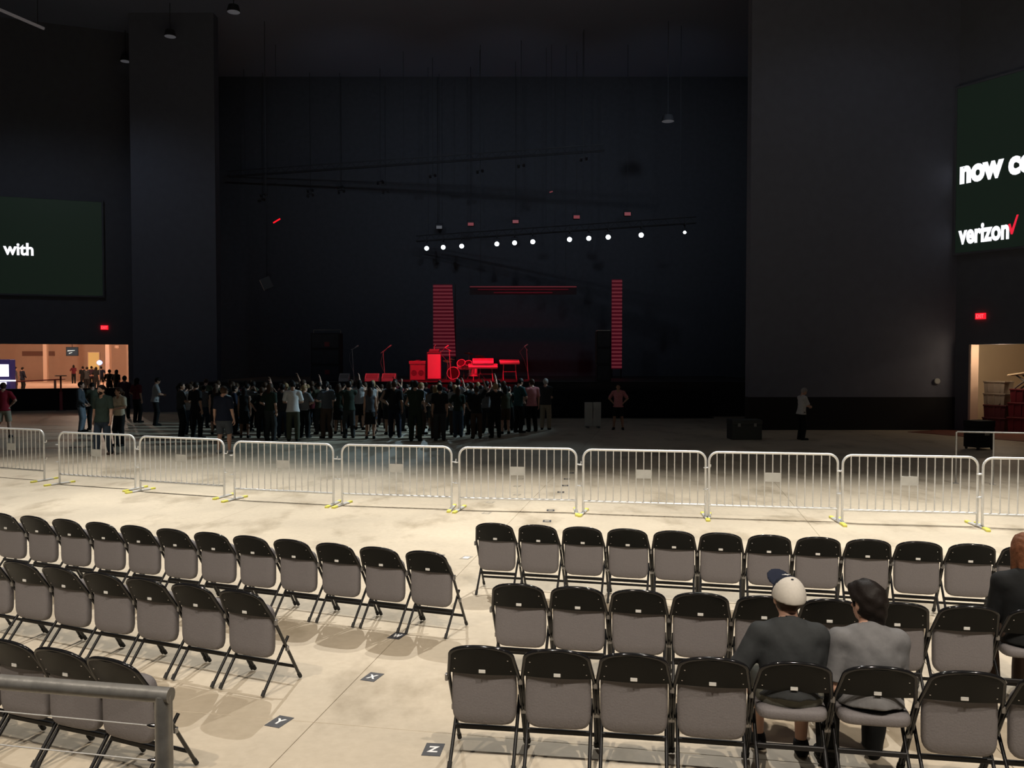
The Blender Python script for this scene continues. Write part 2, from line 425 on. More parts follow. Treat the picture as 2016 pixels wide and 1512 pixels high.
# ================================================================== SCREENS
def screen_right():
    me = MB().box((0.0, -0.12, 0), (9.0, 0.0, 5.68)).mesh('screen_panel', M['screen_green'])
    o = on_right(None, 'video_screen', 0.02, 0.01, 6.19)
    tag(o, 'large dark green video screen with white and red words above the store opening', 'screen')
    link('screen_panel', me, o)
    fr = MB().box((-0.08, -0.14, -0.08), (9.08, 0.0, -0.002)).box((-0.08, -0.14, 5.682), (9.08, 0.0, 5.76)).box((-0.08, -0.14, -0.002), (-0.002, 0.0, 5.682))
    link('screen_frame', fr.mesh('screen_frame', M['black_wall']), o)
    for body, x, z, wd, ht in (('now co', 0.13, 2.35, 2.50, 0.62), ('verizon', 0.11, 0.27, 1.74, 0.66)):
        tm = fit_text(text_mesh(body, M['screen_white'], 1.0, 0.055 if body[0] == 'n' else 0.040), wd, ht)
        lab = link('lettering', tm, o, (x, -0.127, z), (math.pi / 2, 0, 0))
        lab['label'] = 'white words "%s"' % body
    ck = MB().prism([(0, 0.34), (0.07, 0.36), (0.12, 0.17), (0.27, 0.62), (0.33, 0.62), (0.15, 0.0), (0.09, 0.0)], -0.004, 0.004, Matrix.Rotation(math.pi / 2, 4, 'X'))
    link('check_mark', ck.mesh('check_mark', M['screen_red']), o, (1.82, -0.127, 0.42))['label'] = 'red tick mark'
screen_right()
def screen_left():
    o = on_left(None, 'video_screen', lw(205), 0.01, 5.57)
    tag(o, 'wide dark green video screen with a white word, above the concourse opening', 'screen')
    link('screen_panel', MB().box((-9.0, -0.12, 0), (0, 0, 4.55)).mesh('screen_panel', M['screen_green']), o)
    fr = MB().box((-9.08, -0.14, -0.08), (0.08, 0.0, -0.002)).box((-9.08, -0.14, 4.552), (0.08, 0.0, 4.63)).box((0.002, -0.14, -0.002), (0.08, 0.0, 4.552))
    link('screen_frame', fr.mesh('screen_frame', M['black_wall']), o)
    t0 = lw(-9) - lw(205); t1 = lw(71) - lw(205)
    tm = fit_text(text_mesh('s with', M['screen_white'], 1.0, 0.03), t1 - t0, 0.60)
    link('lettering', tm, o, (t0, -0.127, 1.82), (math.pi / 2, 0, 0))['label'] = 'white words "s with"'
screen_left()

# exit signs
def exit_sign(place, t, z, label, off=0.0):
    o = place(None, 'exit_sign', t, 0.02, z); tag(o, label, 'exit sign')
    link('housing', MB().box((-0.17, -0.06, 0), (0.17, 0.02, 0.21), bev=0.008).mesh('housing', M['exit_red']), o)
    tm = fit_text(text_mesh('EXIT', M['exit_letter'], 1.0, 0.01), 0.26, 0.13, True)
    link('lettering', tm, o, (0, -0.064, 0.105), (math.pi / 2, 0, 0))
exit_sign(on_right, rw(1930), 3.86, 'glowing red exit sign above the store opening')
exit_sign(on_left, lw(207), 3.92, 'glowing red exit sign above the concourse opening')
q = at_y(1868, 745, 29.94)
o = thing('wall_plate', 'small pale round plate on the dark wall beside the store opening', 'wall plate', (q.x - 0.4, 29.965, q.z - 0.1))
link('plate', MB().lathe([(0.10, 0), (0.11, 0.012), (0.09, 0.03)], 16, (0, 0, 0), Matrix.Rotation(math.pi / 2, 3, 'X')).mesh('plate', M['white_panel']), o)

# ================================================================== CHAIRS
def yz(z): return 0.22 - 0.46 * (z / 0.775)          # lean of the front frame
def half_w(z):
    if z < 0.55: return 0.222
    if z < 0.70: return 0.222 - (z - 0.55) / 0.15 * 0.026
    t = min(1.0, (z - 0.70) / 0.075)
    return 0.196 * max(0.0, 1 - t ** 2.2) ** 0.42
def chair_meshes():
    m = {}
    prof = []
    for z in (0.0, 0.3, 0.50, 0.55, 0.60, 0.66, 0.70, 0.715, 0.73, 0.744, 0.756, 0.765, 0.771, 0.7742):
        prof.append((half_w(z), z))
    path = [(-x, yz(z), z) for x, z in prof] + [(0, yz(0.775), 0.775)] + [(x, yz(z), z) for x, z in reversed(prof)]
    m['frame'] = MB().tube(path, 0.0125, 8).mesh('frame', M['black_metal'], 60)
    # backrest panel, hollowed for the sitter
    b = MB(); nu, nv = 10, 8
    zs = [0.572 + (0.765 - 0.572) * (k / nv) for k in range(nv + 1)]
    pf, pb = [], []
    for z in zs:
        for i in range(nu + 1):
            u = -1 + 2 * i / nu
            x = u * (half_w(z) - 0.004); sag = -0.022 * (1 - u * u) * (0.5 + 0.5 * (0.775 - z) / 0.2)
            pb.append((x, yz(z) + sag - 0.007, z)); pf.append((x, yz(z) + sag + 0.007, z))
    W = nu + 1; off = len(pb); fs = []
    for j in range(nv):
        for i in range(nu):
            a = j * W + i
            fs.append((a, a + 1, a + 1 + W, a + W)); fs.append((off + a, off + a + W, off + a + 1 + W, off + a + 1))
    for i in range(nu):
        fs.append((i + 1, i, off + i, off + i + 1)); a = nv * W + i; fs.append((a, a + 1, off + a + 1, off + a))
    for j in range(nv):
        a = j * W; fs.append((a, a + W, off + a + W, off + a)); a = j * W + nu; fs.append((a + W, a, off + a, off + a + W))
    b.add(pb + pf, fs)
    b.cur = 1
    for sx in (-1, 1):
        for z in (0.605, 0.685):
            x = sx * (half_w(z) - 0.035)
            b.lathe([(0.006, 0), (0.005, 0.003), (0.002, 0.005)], 6, (x, yz(z) - 0.0085, z), Matrix.Rotation(math.pi / 2, 3, 'X'))
    m['backrest'] = b.mesh('backrest', [M['black_plastic'], M['chrome']], 40)
    z = 0.60
    m['number_plate'] = MB().box((-0.021, yz(z) - 0.035, z - 0.011), (0.021, yz(z) - 0.028, z + 0.011), bev=0.002).mesh('number_plate', M['tag_white'])
    for s, nm in ((-1, 'legl'), (1, 'legr')):
        m[nm] = MB().tube([(s * 0.198, -0.206, 0.01), (s * 0.198, 0.10, 0.36)], 0.0115, 8).mesh('leg', M['black_leg'], 60)
        m['cap' + nm] = MB().tube([(s * 0.198, -0.216, 0.0), (s * 0.198, -0.190, 0.034)], 0.015, 8).mesh('foot_cap', M['rubber'], 60)
        m['fcap' + nm] = MB().tube([(s * 0.222, yz(0.0) + 0.002, 0.0), (s * 0.222, yz(0.035), 0.035)], 0.0155, 8).mesh('foot_cap', M['rubber'], 60)
    m['crossbar'] = MB().box((-0.195, -0.062, 0.186), (0.195, -0.040, 0.216), bev=0.004).mesh('crossbar', M['black_leg'])
    m['stretcher'] = MB().box((-0.215, yz(0.10) - 0.008, 0.090), (0.215, yz(0.10) + 0.008, 0.114), bev=0.004).mesh('stretcher', M['black_leg'])
    # padded seat: rounded slab in its own frame (x, y depth, z thickness)
    b = MB(); n = 28; A, B, ce = 0.204, 0.206, 5.5
    rings = [(0.90, -0.030), (0.97, -0.027), (1.0, -0.016), (1.0, 0.012), (0.975, 0.026), (0.90, 0.036), (0.6, 0.041), (0.25, 0.042)]
    vs = []; fs = []
    for r, z in rings:
        for k in range(n):
            a = 2 * math.pi * k / n; c, s_ = math.cos(a), math.sin(a)
            vs.append((A * r * math.copysign(abs(c) ** (2 / ce), c), B * r * math.copysign(abs(s_) ** (2 / ce), s_), z))
    for i in range(len(rings) - 1):
        for k in range(n): fs.append((i * n + k, i * n + (k + 1) % n, (i + 1) * n + (k + 1) % n, (i + 1) * n + k))
    fs.append(tuple(range(n - 1, -1, -1))); fs.append(tuple((len(rings) - 1) * n + k for k in range(n)))
    m['seat'] = b.add(vs, fs).mesh('seat', M['grey_fabric'], 60)
    for s, nm in ((-1, 'brl'), (1, 'brr')):
        m[nm] = MB().box((s * 0.236 - 0.012, yz(0.53) - 0.016, 0.505), (s * 0.236 + 0.008, yz(0.53) + 0.014, 0.550), bev=0.004).mesh('ganging_bracket', M['dull_steel'])
        m['low' + nm] = MB().box((s * 0.226 - 0.012, yz(0.285) - 0.012, 0.262), (s * 0.226 + 0.012, yz(0.285) + 0.012, 0.300), bev=0.004).mesh('pivot_bracket', M['dull_steel'])
    return m
CM = chair_meshes()
def make_chair(folded=True):
    r = thing('folding_chair', 'x', 'chair')
    link('frame', CM['frame'], r)
    br = link('backrest', CM['backrest'], r); link('number_plate', CM['number_plate'], br)['label'] = 'small white number plate'
    for nm in ('legl', 'legr'):
        lg = link('leg', CM[nm], r); link('foot_cap', CM['cap' + nm], lg)
        link('foot_cap', CM['fcap' + nm], r)
    link('crossbar', CM['crossbar'], r); link('stretcher', CM['stretcher'], r)
    if folded: link('seat', CM['seat'], r, (0, -0.082, 0.445), (math.radians(90), 0, 0))['label'] = 'grey padded seat tipped up'
    else: link('seat', CM['seat'], r, (0, 0.045, 0.437), (math.radians(2), 0, 0))['label'] = 'grey padded seat folded down'
    for nm in ('brl', 'brr'): link('ganging_bracket', CM[nm], r); link('pivot_bracket', CM['low' + nm], r)
    return r
proto = {True: make_chair(True), False: make_chair(False)}
used = {True: False, False: False}
def fit_row(pts):
    P = np.array([at_z(u, v, 0.775)[:2] for u, v in pts]); k = np.arange(len(P))
    cx = np.polyfit(k, P[:, 0], 2); cy = np.polyfit(k, P[:, 1], 2)
    return np.stack([np.polyval(cx, k), np.polyval(cy, k)], 1), np.stack([np.polyval(np.polyder(cx), k), np.polyval(np.polyder(cy), k)], 1)
CHAIRS = {}
def row(name, pts, labels, group, occupied=()):
    P, D = fit_row(pts); out = []
    for k, (p, d) in enumerate(zip(P, D)):
        d = d / np.linalg.norm(d); fwd = np.array([-d[1], d[0]])
        if fwd[1] < 0: d = -d; fwd = -fwd
        rz = math.atan2(d[1], d[0]) + rng.normal(0, 0.012)
        fold = k not in occupied
        c = proto[fold] if not used[fold] else copy_tree(proto[fold]); used[fold] = True
        q = p + fwd * 0.24
        c.location = (q[0], q[1], 0.0155); c.rotation_euler = (0, 0, rz)
        tag(c, labels(k), 'chair', group)
        out.append((q, fwd, rz))
    CHAIRS[name] = out
from_aisle = lambda i: 'on the aisle end' if i == 0 else '%s from the aisle' % ORD[i]
row('RN', [(945, 1280), (1095, 1286), (1248, 1294), (1403, 1302), (1568, 1313), (1740, 1321), (1912, 1330), (2085, 1340)],
    lambda k: ('folding chair %s, rear row right of aisle, ' % from_aisle(k)) + {4: 'under the capped person', 5: 'under the dark-haired person'}.get(k, 'empty'),
    'chairs in the rear row right of the aisle', (4, 5))
row('RM', [(1018, 1156), (1135, 1161), (1257, 1167), (1380, 1173), (1507, 1180), (1637, 1187), (1773, 1193), (1912, 1199), (2052, 1206)],
    lambda k: 'folding chair %s, middle row right of aisle, %s' % (from_aisle(k), 'under the auburn-haired person' if k == 8 else 'empty'),
    'chairs in the middle row right of the aisle', (8,))
row('RF', [(972, 1034), (1058, 1038), (1147, 1042), (1235, 1046), (1325, 1050), (1420, 1054), (1515, 1058), (1612, 1062), (1712, 1066), (1813, 1071), (1917, 1076), (2022, 1081)],
    lambda k: 'empty folding chair %s, front row right of aisle' % from_aisle(k), 'chairs in the front row right of the aisle')
row('LF', [(830, 1091), (745, 1082), (660, 1074), (570, 1066), (488, 1060), (407, 1053), (335, 1046), (262, 1039), (190, 1033), (122, 1027), (60, 1020), (2, 1014)],
    lambda k: 'empty folding chair %s, front row left of aisle' % from_aisle(k), 'chairs in the front row left of the aisle')
row('LM', [(467, 1169), (373, 1156), (281, 1144), (192, 1133), (109, 1121), (32, 1110), (-42, 1100)],
    lambda k: 'empty folding chair %s, middle row left of aisle' % from_aisle(k), 'chairs in the middle row left of the aisle')
row('LN', [(212, 1304), (106, 1284), (6, 1267), (-90, 1251)],
    lambda k: 'empty folding chair %s, rear row left of aisle behind the rail' % from_aisle(k), 'chairs in the rear row left of the aisle')

# ================================================================== BARRICADES
BL = 1.95
def barrier_meshes():
    m = {}
    z0, zt, r = 0.0, 1.05, 0.14
    pts = [(-BL / 2, 0, 0.03)] + [(-BL / 2, 0, zt - r)]
    for k in range(1, 7):
        a = math.pi - k * math.pi / 12; pts.append((-BL / 2 + r + r * math.cos(a), 0, zt - r + r * math.sin(a)))
    right = [(-x, y, z) for x, y, z in reversed(pts)]
    m['frame'] = MB().tube(pts + right, 0.019, 8).mesh('frame', M['galv'], 60)
    m['bottom_rail'] = MB().tube([(-BL / 2, 0, 0.20), (BL / 2, 0, 0.20)], 0.019, 8).mesh('bottom_rail', M['galv'], 60)
    m['bar'] = MB().tube([(0, 0, 0.20), (0, 0, 1.05)], 0.0095, 6).mesh('bar', M['galv'], 60)
    m['plate'] = MB().box((-0.125, -0.016, 0.60), (0.125, -0.010, 0.745), bev=0.003).mesh('plate', M['plate'])
    b = MB().box((-0.028, -0.33, 0.008), (0.028, 0.33, 0.03), bev=0.004)
    b.cur = 1; b.box((-0.030, -0.335, 0.0), (0.030, -0.20, 0.034), bev=0.005); b.box((-0.030, 0.22, 0.0), (0.030, 0.335, 0.034), bev=0.005)
    m['foot'] = b.mesh('foot', [M['galv'], M['yellow']])
    m['hook'] = MB().tube([(0, 0, 0), (0.045, 0, 0.0), (0.062, 0, 0.018), (0.062, 0, 0.05)], 0.009, 6).mesh('hook', M['galv'], 60)
    m['loop'] = MB().tube([(-0.018 + 0.03 * math.cos(a), 0.03 * math.sin(a), 0) for a in np.linspace(0, 2 * math.pi, 9)[:-1]], 0.008, 6, True).mesh('loop', M['galv'], 60)
    return m
BM = barrier_meshes()
def make_barrier():
    r = thing('crowd_barrier', 'x', 'barrier')
    link('frame', BM['frame'], r); link('bottom_rail', BM['bottom_rail'], r)
    for k in range(15): link('bar', BM['bar'], r, (-BL / 2 + (k + 1) * BL / 16, 0, 0))
    link('plate', BM['plate'], r)['label'] = 'blank pale metal plate'
    for s in (-1, 1): link('foot', BM['foot'], r, (s * (BL / 2), 0, 0), (0, 0, s * 0.10))['label'] = 'flat steel foot with yellow ends'
    for z in (0.80, 0.45):
        link('hook', BM['hook'], r, (BL / 2 + 0.015, 0, z)); link('loop', BM['loop'], r, (-BL / 2 - 0.035, 0, z))
    return r
panels = [((-62, 840), (110, 848)), ((117, 851), (264, 857)), ((272, 859), (444, 866)), ((457, 869), (660, 875)), ((672, 875.5), (890, 880)), ((905, 881), (1134, 884)),
          ((1150, 885), (1388, 889.5)), ((1397, 890), (1649, 894.5)), ((1663, 896), (1922, 900)), ((1938, 901.5), (2215, 906))]
where = ['at the end by the concourse', 'in front of the man in the green shirt', 'in front of the man in navy and shorts', 'in front of the man in the pale grey shirt',
         'below the microphone stand', 'centred below the drum kit, over the floor stickers', 'below the white panel at the stage front', 'below the low dark case by the stage',
         'below the white-shirted guard and dark wall', 'at the end by the store opening']
pb = make_barrier()
for i, (a, c) in enumerate(panels):
    o = pb if i == 0 else copy_tree(pb)
    A, B = at_z(*a, 1.05), at_z(*c, 1.05); mid = (A + B) / 2; d = B - A
    o.location = (mid.x, mid.y, 0); o.rotation_euler = (0, 0, math.atan2(d.y, d.x))
    tag(o, 'galvanised crowd barrier %s' % where[i], 'barrier', 'crowd barriers across the floor')

# second, thinner rail by the store opening
p0 = at_z(1883, 850, 1.05)
o = thing('hand_rail', 'thin grey pipe rail standing before the store opening', 'railing', (p0.x, p0.y, 0), -0.25)
link('rail', MB().tube([(0, 0, 1.03), (0.02, 0, 1.05), (2.4, 0, 1.05)], 0.017, 8).mesh('rail', M['rail_steel'], 60), o)
for x in (0.0, 0.68, 1.36, 2.04):
    link('post', MB().tube([(x, 0, 0), (x, 0, 1.05)], 0.017, 8).mesh('post', M['rail_steel'], 60), o)
    link('base_plate', MB().box((x - 0.05, -0.05, 0), (x + 0.05, 0.05, 0.012)).mesh('base_plate', M['rail_steel']), o)

# ================================================================== FOREGROUND RAIL
A = at_z(-260, 1322, 1.53); B = at_z(322, 1368, 1.53); d = (B - A); L_ = d.length
o = thing('guard_rail', 'thick scuffed grey pipe rail with thin cables at the bottom edge of view', 'railing', (B.x, B.y, 0), math.atan2(d.y, d.x))
link('top_rail', MB().tube([(-L_, 0, 1.53), (0.024, 0, 1.53)], 0.024, 14).mesh('top_rail', M['rail_steel'], 50), o)
link('post', MB().tube([(0, 0, 0), (0, 0, 1.53)], 0.026, 14).mesh('post', M['rail_steel'], 50), o)
link('post', MB().tube([(-L_ + 0.05, 0, 0), (-L_ + 0.05, 0, 1.53)], 0.026, 14).mesh('post', M['rail_steel'], 50), o)
for z in (1.432, 1.325, 1.218, 1.11):
    link('cable', MB().tube([(-L_ + 0.05, 0, z + 0.012), (-L_ * 0.5, 0, z + 0.004), (-0.03, 0, z)], 0.0022, 6).mesh('cable', M['galv'], 60), o)['label'] = 'thin steel cable'
    link('cable_fitting', MB().lathe([(0.004, 0), (0.007, 0.004), (0.007, 0.018), (0.003, 0.03)], 10, (-0.026, 0, z), Matrix.Rotation(-math.pi / 2, 3, 'Y')).mesh('cable_fitting', M['chrome'], 50), o)

# ================================================================== FLOOR STICKERS
def sticker(u, v, rz, letter, label, w_=0.122, l_=0.178, lm='marker_white', bm='marker'):
    p = at_z(u, v)
    o = thing('floor_sticker', label, 'floor sticker', (p.x, p.y, 0.0), math.radians(rz), 'row stickers on the floor')
    link('base', MB().box((-w_ / 2, -l_ / 2, 0.0), (w_ / 2, l_ / 2, 0.0025)).mesh('base', M[bm]), o)
    if letter:
        tm = fit_text(text_mesh(letter, M[lm], 1.0, 0.035, 0.0006), 0.072, 0.082, True)
        link('letter', tm, o, (0, 0, 0.0035))
    else:
        link('letter', MB().box((-w_ * 0.28, -l_ * 0.25, 0.0025), (w_ * 0.28, l_ * 0.25, 0.0035)).mesh('letter', M[lm]), o)
    return o
sticker(733, 1333, -19, 'X', 'charcoal floor sticker with a white letter X, in the aisle')
sticker(550, 1421, -21, 'Y', 'charcoal floor sticker with a white letter Y, in the aisle')
sticker(853, 1476, -6, 'Z', 'charcoal floor sticker with a white letter Z, by the rearmost row')
sticker(782, 1252, -19, 'W', 'charcoal floor sticker under the front row chair on the aisle end')
sticker(918, 1098, -20, None, 'worn floor sticker with pale centre beside the front row chairs', lm='marker_white', bm='marker_grey')
sticker(862, 1095, -22, None, 'plain dark floor sticker behind the aisle end chair', lm='marker', bm='marker')
small = [(1077, 1026, 'nearest to the front row'), (1084, 1005, 'just before the barrier'), (1104, 969, 'third nearest, past the barrier rail'), (1113, 956, 'fourth nearest, beyond the barrier'),
         (1116, 943, 'fifth nearest, beyond the barrier'), (1124, 931, 'farthest beyond the barrier')]
for u, v, t_ in small:
    sticker(u, v, -4, None, 'small dark floor sticker by the barrier gap, %s' % t_, 0.13, 0.17, 'marker_grey')
for u, v, t_ in [(958, 1010, 'nearest the front row'), (965, 989, 'just under the rail'), (1018, 974, 'under the rail, centre'), (1018, 957, 'beyond the rail'), (1024, 943, 'below the plate')]:
    sticker(u, v, -16, None, 'faint floor sticker below the barrier plate, %s' % t_, 0.13, 0.17, 'concrete', 'marker_grey')

# ================================================================== PEOPLE (signed-distance bodies meshed with surface nets)
class Field:
    def __init__(s, lo, hi, h):
        s.lo = np.array(lo, 'f4'); s.h = h
        n = np.ceil((np.array(hi) - s.lo) / h).astype(int) + 1
        s.ax = [s.lo[i] + h * np.arange(n[i], dtype='f4') for i in range(3)]
        s.V = np.full(n, 0.3, 'f4')
    def _sl(s, lo, hi):
        out = []
        for i in range(3):
            a = int(np.clip(np.floor((lo[i] - s.lo[i]) / s.h), 0, len(s.ax[i]))); b_ = int(np.clip(np.ceil((hi[i] - s.lo[i]) / s.h) + 1, 0, len(s.ax[i])))
            out.append(slice(a, b_))
        return tuple(out)
    def _grid(s, sl): return np.meshgrid(s.ax[0][sl[0]], s.ax[1][sl[1]], s.ax[2][sl[2]], indexing='ij', sparse=True)
    def _merge(s, sl, d, k, op):
        V = s.V[sl]
        if op == 'add':
            if k > 0:
                hh = np.maximum(k - np.abs(V - d), 0) / k
                s.V[sl] = np.minimum(V, d) - hh * hh * k * 0.25
            else: s.V[sl] = np.minimum(V, d)
        else:
            e = -d
            if k > 0:
                hh = np.maximum(k - np.abs(V - e), 0) / k
                s.V[sl] = np.maximum(V, e) + hh * hh * k * 0.25
            else: s.V[sl] = np.maximum(V, e)
    def cap(s, a, b, ra, rb=None, k=0.02, fy=1.0, fx=1.0, op='add', cuts=()):
        a = np.array(a, float); b = np.array(b, float); rb = ra if rb is None else rb
        m = max(ra, rb) / min(fy, fx, 1.0) + k + 0.04
        sl = s._sl(np.minimum(a, b) - m, np.maximum(a, b) + m)
        X, Y, Z = s._grid(sl)
        px, py, pz = (X - a[0]) * fx, (Y - a[1]) * fy, Z - a[2]
        bx, by, bz = (b[0] - a[0]) * fx, (b[1] - a[1]) * fy, b[2] - a[2]
        t = np.clip((px * bx + py * by + pz * bz) / (bx * bx + by * by + bz * bz + 1e-9), 0, 1)
        d = np.sqrt((px - t * bx) ** 2 + (py - t * by) ** 2 + (pz - t * bz) ** 2) - (ra + (rb - ra) * t)
        for (c, n) in cuts:      # keep the side where (p-c).n < 0
            d = np.maximum(d, (X - c[0]) * n[0] + (Y - c[1]) * n[1] + (Z - c[2]) * n[2])
        s._merge(sl, d.astype('f4'), k, op)
    def ell(s, c, r, k=0.02, R=None, op='add'):
        c = np.array(c, float); m = max(r) + k + 0.03
        sl = s._sl(c - m, c + m); X, Y, Z = s._grid(sl)
        x, y, z = np.broadcast_arrays(X - c[0], Y - c[1], Z - c[2])
        if R is not None:
            R = np.array(R); x, y, z = (R[0, 0] * x + R[1, 0] * y + R[2, 0] * z, R[0, 1] * x + R[1, 1] * y + R[2, 1] * z, R[0, 2] * x + R[1, 2] * y + R[2, 2] * z)
        k0 = np.sqrt((x / r[0]) ** 2 + (y / r[1]) ** 2 + (z / r[2]) ** 2); k1 = np.sqrt((x / r[0] ** 2) ** 2 + (y / r[1] ** 2) ** 2 + (z / r[2] ** 2) ** 2) + 1e-6
        s._merge(sl, (k0 * (k0 - 1) / k1).astype('f4'), k, op)
    def plane(s, c, n, k=0.0):   # keep (p-c).n < 0
        X, Y, Z = np.meshgrid(*s.ax, indexing='ij', sparse=True)
        d = (X - c[0]) * n[0] + (Y - c[1]) * n[1] + (Z - c[2]) * n[2]
        s.V = np.maximum(s.V, d.astype('f4'))
    def wrinkle(s, amp, freq, seed=0):
        X, Y, Z = np.meshgrid(*s.ax, indexing='ij', sparse=True)
        s.V = s.V + (amp * np.sin(freq * (Z + 0.4 * X) + 1.7 * np.sin(freq * 0.45 * (X + Y) + seed)) * np.sin(freq * 0.6 * X + seed + 3 * Y)).astype('f4')
    def nets(s):
        V = s.V; V[0] = V[-1] = 0.1; V[:, 0] = V[:, -1] = 0.1; V[:, :, 0] = V[:, :, -1] = 0.1
        I = V < 0
        nx, ny, nz = V.shape
        c = [(i, j, k) for i in (0, 1) for j in (0, 1) for k in (0, 1)]
        cnt = sum(I[i:nx - 1 + i, j:ny - 1 + j, k:nz - 1 + k].astype('i1') for i, j, k in c)
        mask = (cnt > 0) & (cnt < 8)
        cells = np.argwhere(mask); idx = -np.ones(mask.shape, int); idx[mask] = np.arange(len(cells))
        acc = np.zeros((len(cells), 3)); num = np.zeros(len(cells))
        ci, cj, ck = cells.T
        for a in c:
            for ax in range(3):
                if a[ax]: continue
                b_ = list(a); b_[ax] = 1
                va = V[ci + a[0], cj + a[1], ck + a[2]]; vb = V[ci + b_[0], cj + b_[1], ck + b_[2]]
                m = (va < 0) != (vb < 0)
                t = np.where(m, va / np.where(m, va - vb, 1), 0)
                p = np.array(a, float)[None].repeat(len(cells), 0); p[:, ax] += t
                acc[m] += p[m]; num[m] += 1
        verts = (cells + acc / num[:, None]) * s.h + s.lo
        faces = []
        for ax in range(3):
            o1, o2 = [(1, 2), (2, 0), (0, 1)][ax]
            sa = [slice(None)] * 3; sb = [slice(None)] * 3; sa[ax] = slice(0, -1); sb[ax] = slice(1, None)
            A_, B_ = I[tuple(sa)], I[tuple(sb)]
            e = np.argwhere(A_ != B_)
            e = e[(e[:, o1] > 0) & (e[:, o2] > 0) & (e[:, o1] < V.shape[o1] - 1) & (e[:, o2] < V.shape[o2] - 1)]
            u1 = np.zeros(3, int); u1[o1] = 1; u2 = np.zeros(3, int); u2[o2] = 1
            q = np.stack([idx[tuple((e - u1 - u2).T)], idx[tuple((e - u2).T)], idx[tuple(e.T)], idx[tuple((e - u1).T)]], 1)
            ins = A_[tuple(e.T)]
            q[~ins] = q[~ins][:, ::-1]
            faces.append(q)
        return verts, np.concatenate(faces)

def np_mesh(name, parts, mats):
    vs = []; fs = []; mi = []; o = 0
    for (v, f, m) in parts:
        vs.append(v); fs.append(f + o); mi.append(np.full(len(f), m)); o += len(v)
    v = np.concatenate(vs).astype('f4'); f = np.concatenate(fs).astype('i4'); mi = np.concatenate(mi).astype('i4')
    me = bpy.data.meshes.new(name)
    me.vertices.add(len(v)); me.vertices.foreach_set('co', v.ravel())
    me.loops.add(f.size); me.loops.foreach_set('vertex_index', f.ravel())
    me.polygons.add(len(f)); me.polygons.foreach_set('loop_start', np.arange(len(f), dtype='i4') * 4)
    for m in mats: me.materials.append(m)
    me.polygons.foreach_set('material_index', mi)
    me.update(calc_edges=True); me.validate(); me.shade_smooth()
    return me

def unit(v): v = np.array(v, float); return v / (np.linalg.norm(v) + 1e-9)

_hand = {}
def hand_template(curl):
    if curl in _hand: return _hand[curl]
    f = Field((-0.065, -0.03, -0.075), (0.075, 0.215, 0.035), 0.0062)
    f.cap((0, -0.01, 0), (0, 0.03, 0), 0.024, 0.026, 0.01, fx=0.85)
    for x in (-0.026, -0.009, 0.009, 0.026): f.cap((x * 0.5, 0.02, 0), (x, 0.088, 0), 0.014, 0.0115, 0.010)
    for x, L1 in ((-0.030, 0.056), (-0.0105, 0.072), (0.0105, 0.078), (0.031, 0.070)):
        p = np.array((x, 0.090, 0.0)); a = curl * 0.45; spread = x * 1.2
        for seg, fr in enumerate((0.46, 0.32, 0.26)):
            dirn = np.array((spread * (1 - seg * 0.3), math.cos(a), -math.sin(a))); q = p + unit(dirn) * L1 * fr
            f.cap(p, q, 0.0088 - seg * 0.0006, 0.0082 - seg * 0.0007, 0.004); p = q; a += curl * 0.75
    p = np.array((0.024, 0.028, -0.004)); a1 = np.array((0.052, 0.060, -0.014 - 0.012 * curl)); a2 = np.array((0.058 - 0.012 * curl, 0.090, -0.024 - 0.020 * curl))
    f.cap(p, a1, 0.0145, 0.011, 0.008); f.cap(a1, a2, 0.0105, 0.0085, 0.004)
    _hand[curl] = f.nets(); return _hand[curl]

def place_hand(curl, wrist, direction, palm, right):
    v, q = hand_template(curl)
    v = v.copy()
    if not right: v[:, 0] *= -1; q = q[:, ::-1]
    y = unit(direction); n = unit(np.array(palm) - y * np.dot(palm, y)); z = -n; x = np.cross(y, z)
    # template: palm faces -z, thumb at +x (right hand seen palm down has the thumb on the left -> mirror)
    x = -x; v2 = v[:, :1] * -x + v[:, 1:2] * y + v[:, 2:3] * z
    return v2 + np.array(wrist), q

def ik(a, c, l1, l2, hint):
    a = np.array(a, float); c = np.array(c, float); d = c - a; L = np.linalg.norm(d); Lm = min(L, l1 + l2 - 0.003); u = d / L
    c = a + u * Lm
    x = (l1 * l1 - l2 * l2 + Lm * Lm) / (2 * Lm); h = math.sqrt(max(l1 * l1 - x * x, 0))
    n = np.array(hint, float); n = unit(n - u * np.dot(n, u))
    return a + u * x + n * h, c

def rotx(a): c, s_ = math.cos(a), math.sin(a); return np.array(((1, 0, 0), (0, c, -s_), (0, s_, c)))
def rotz(a): c, s_ = math.cos(a), math.sin(a); return np.array(((c, -s_, 0), (s_, c, 0), (0, 0, 1)))

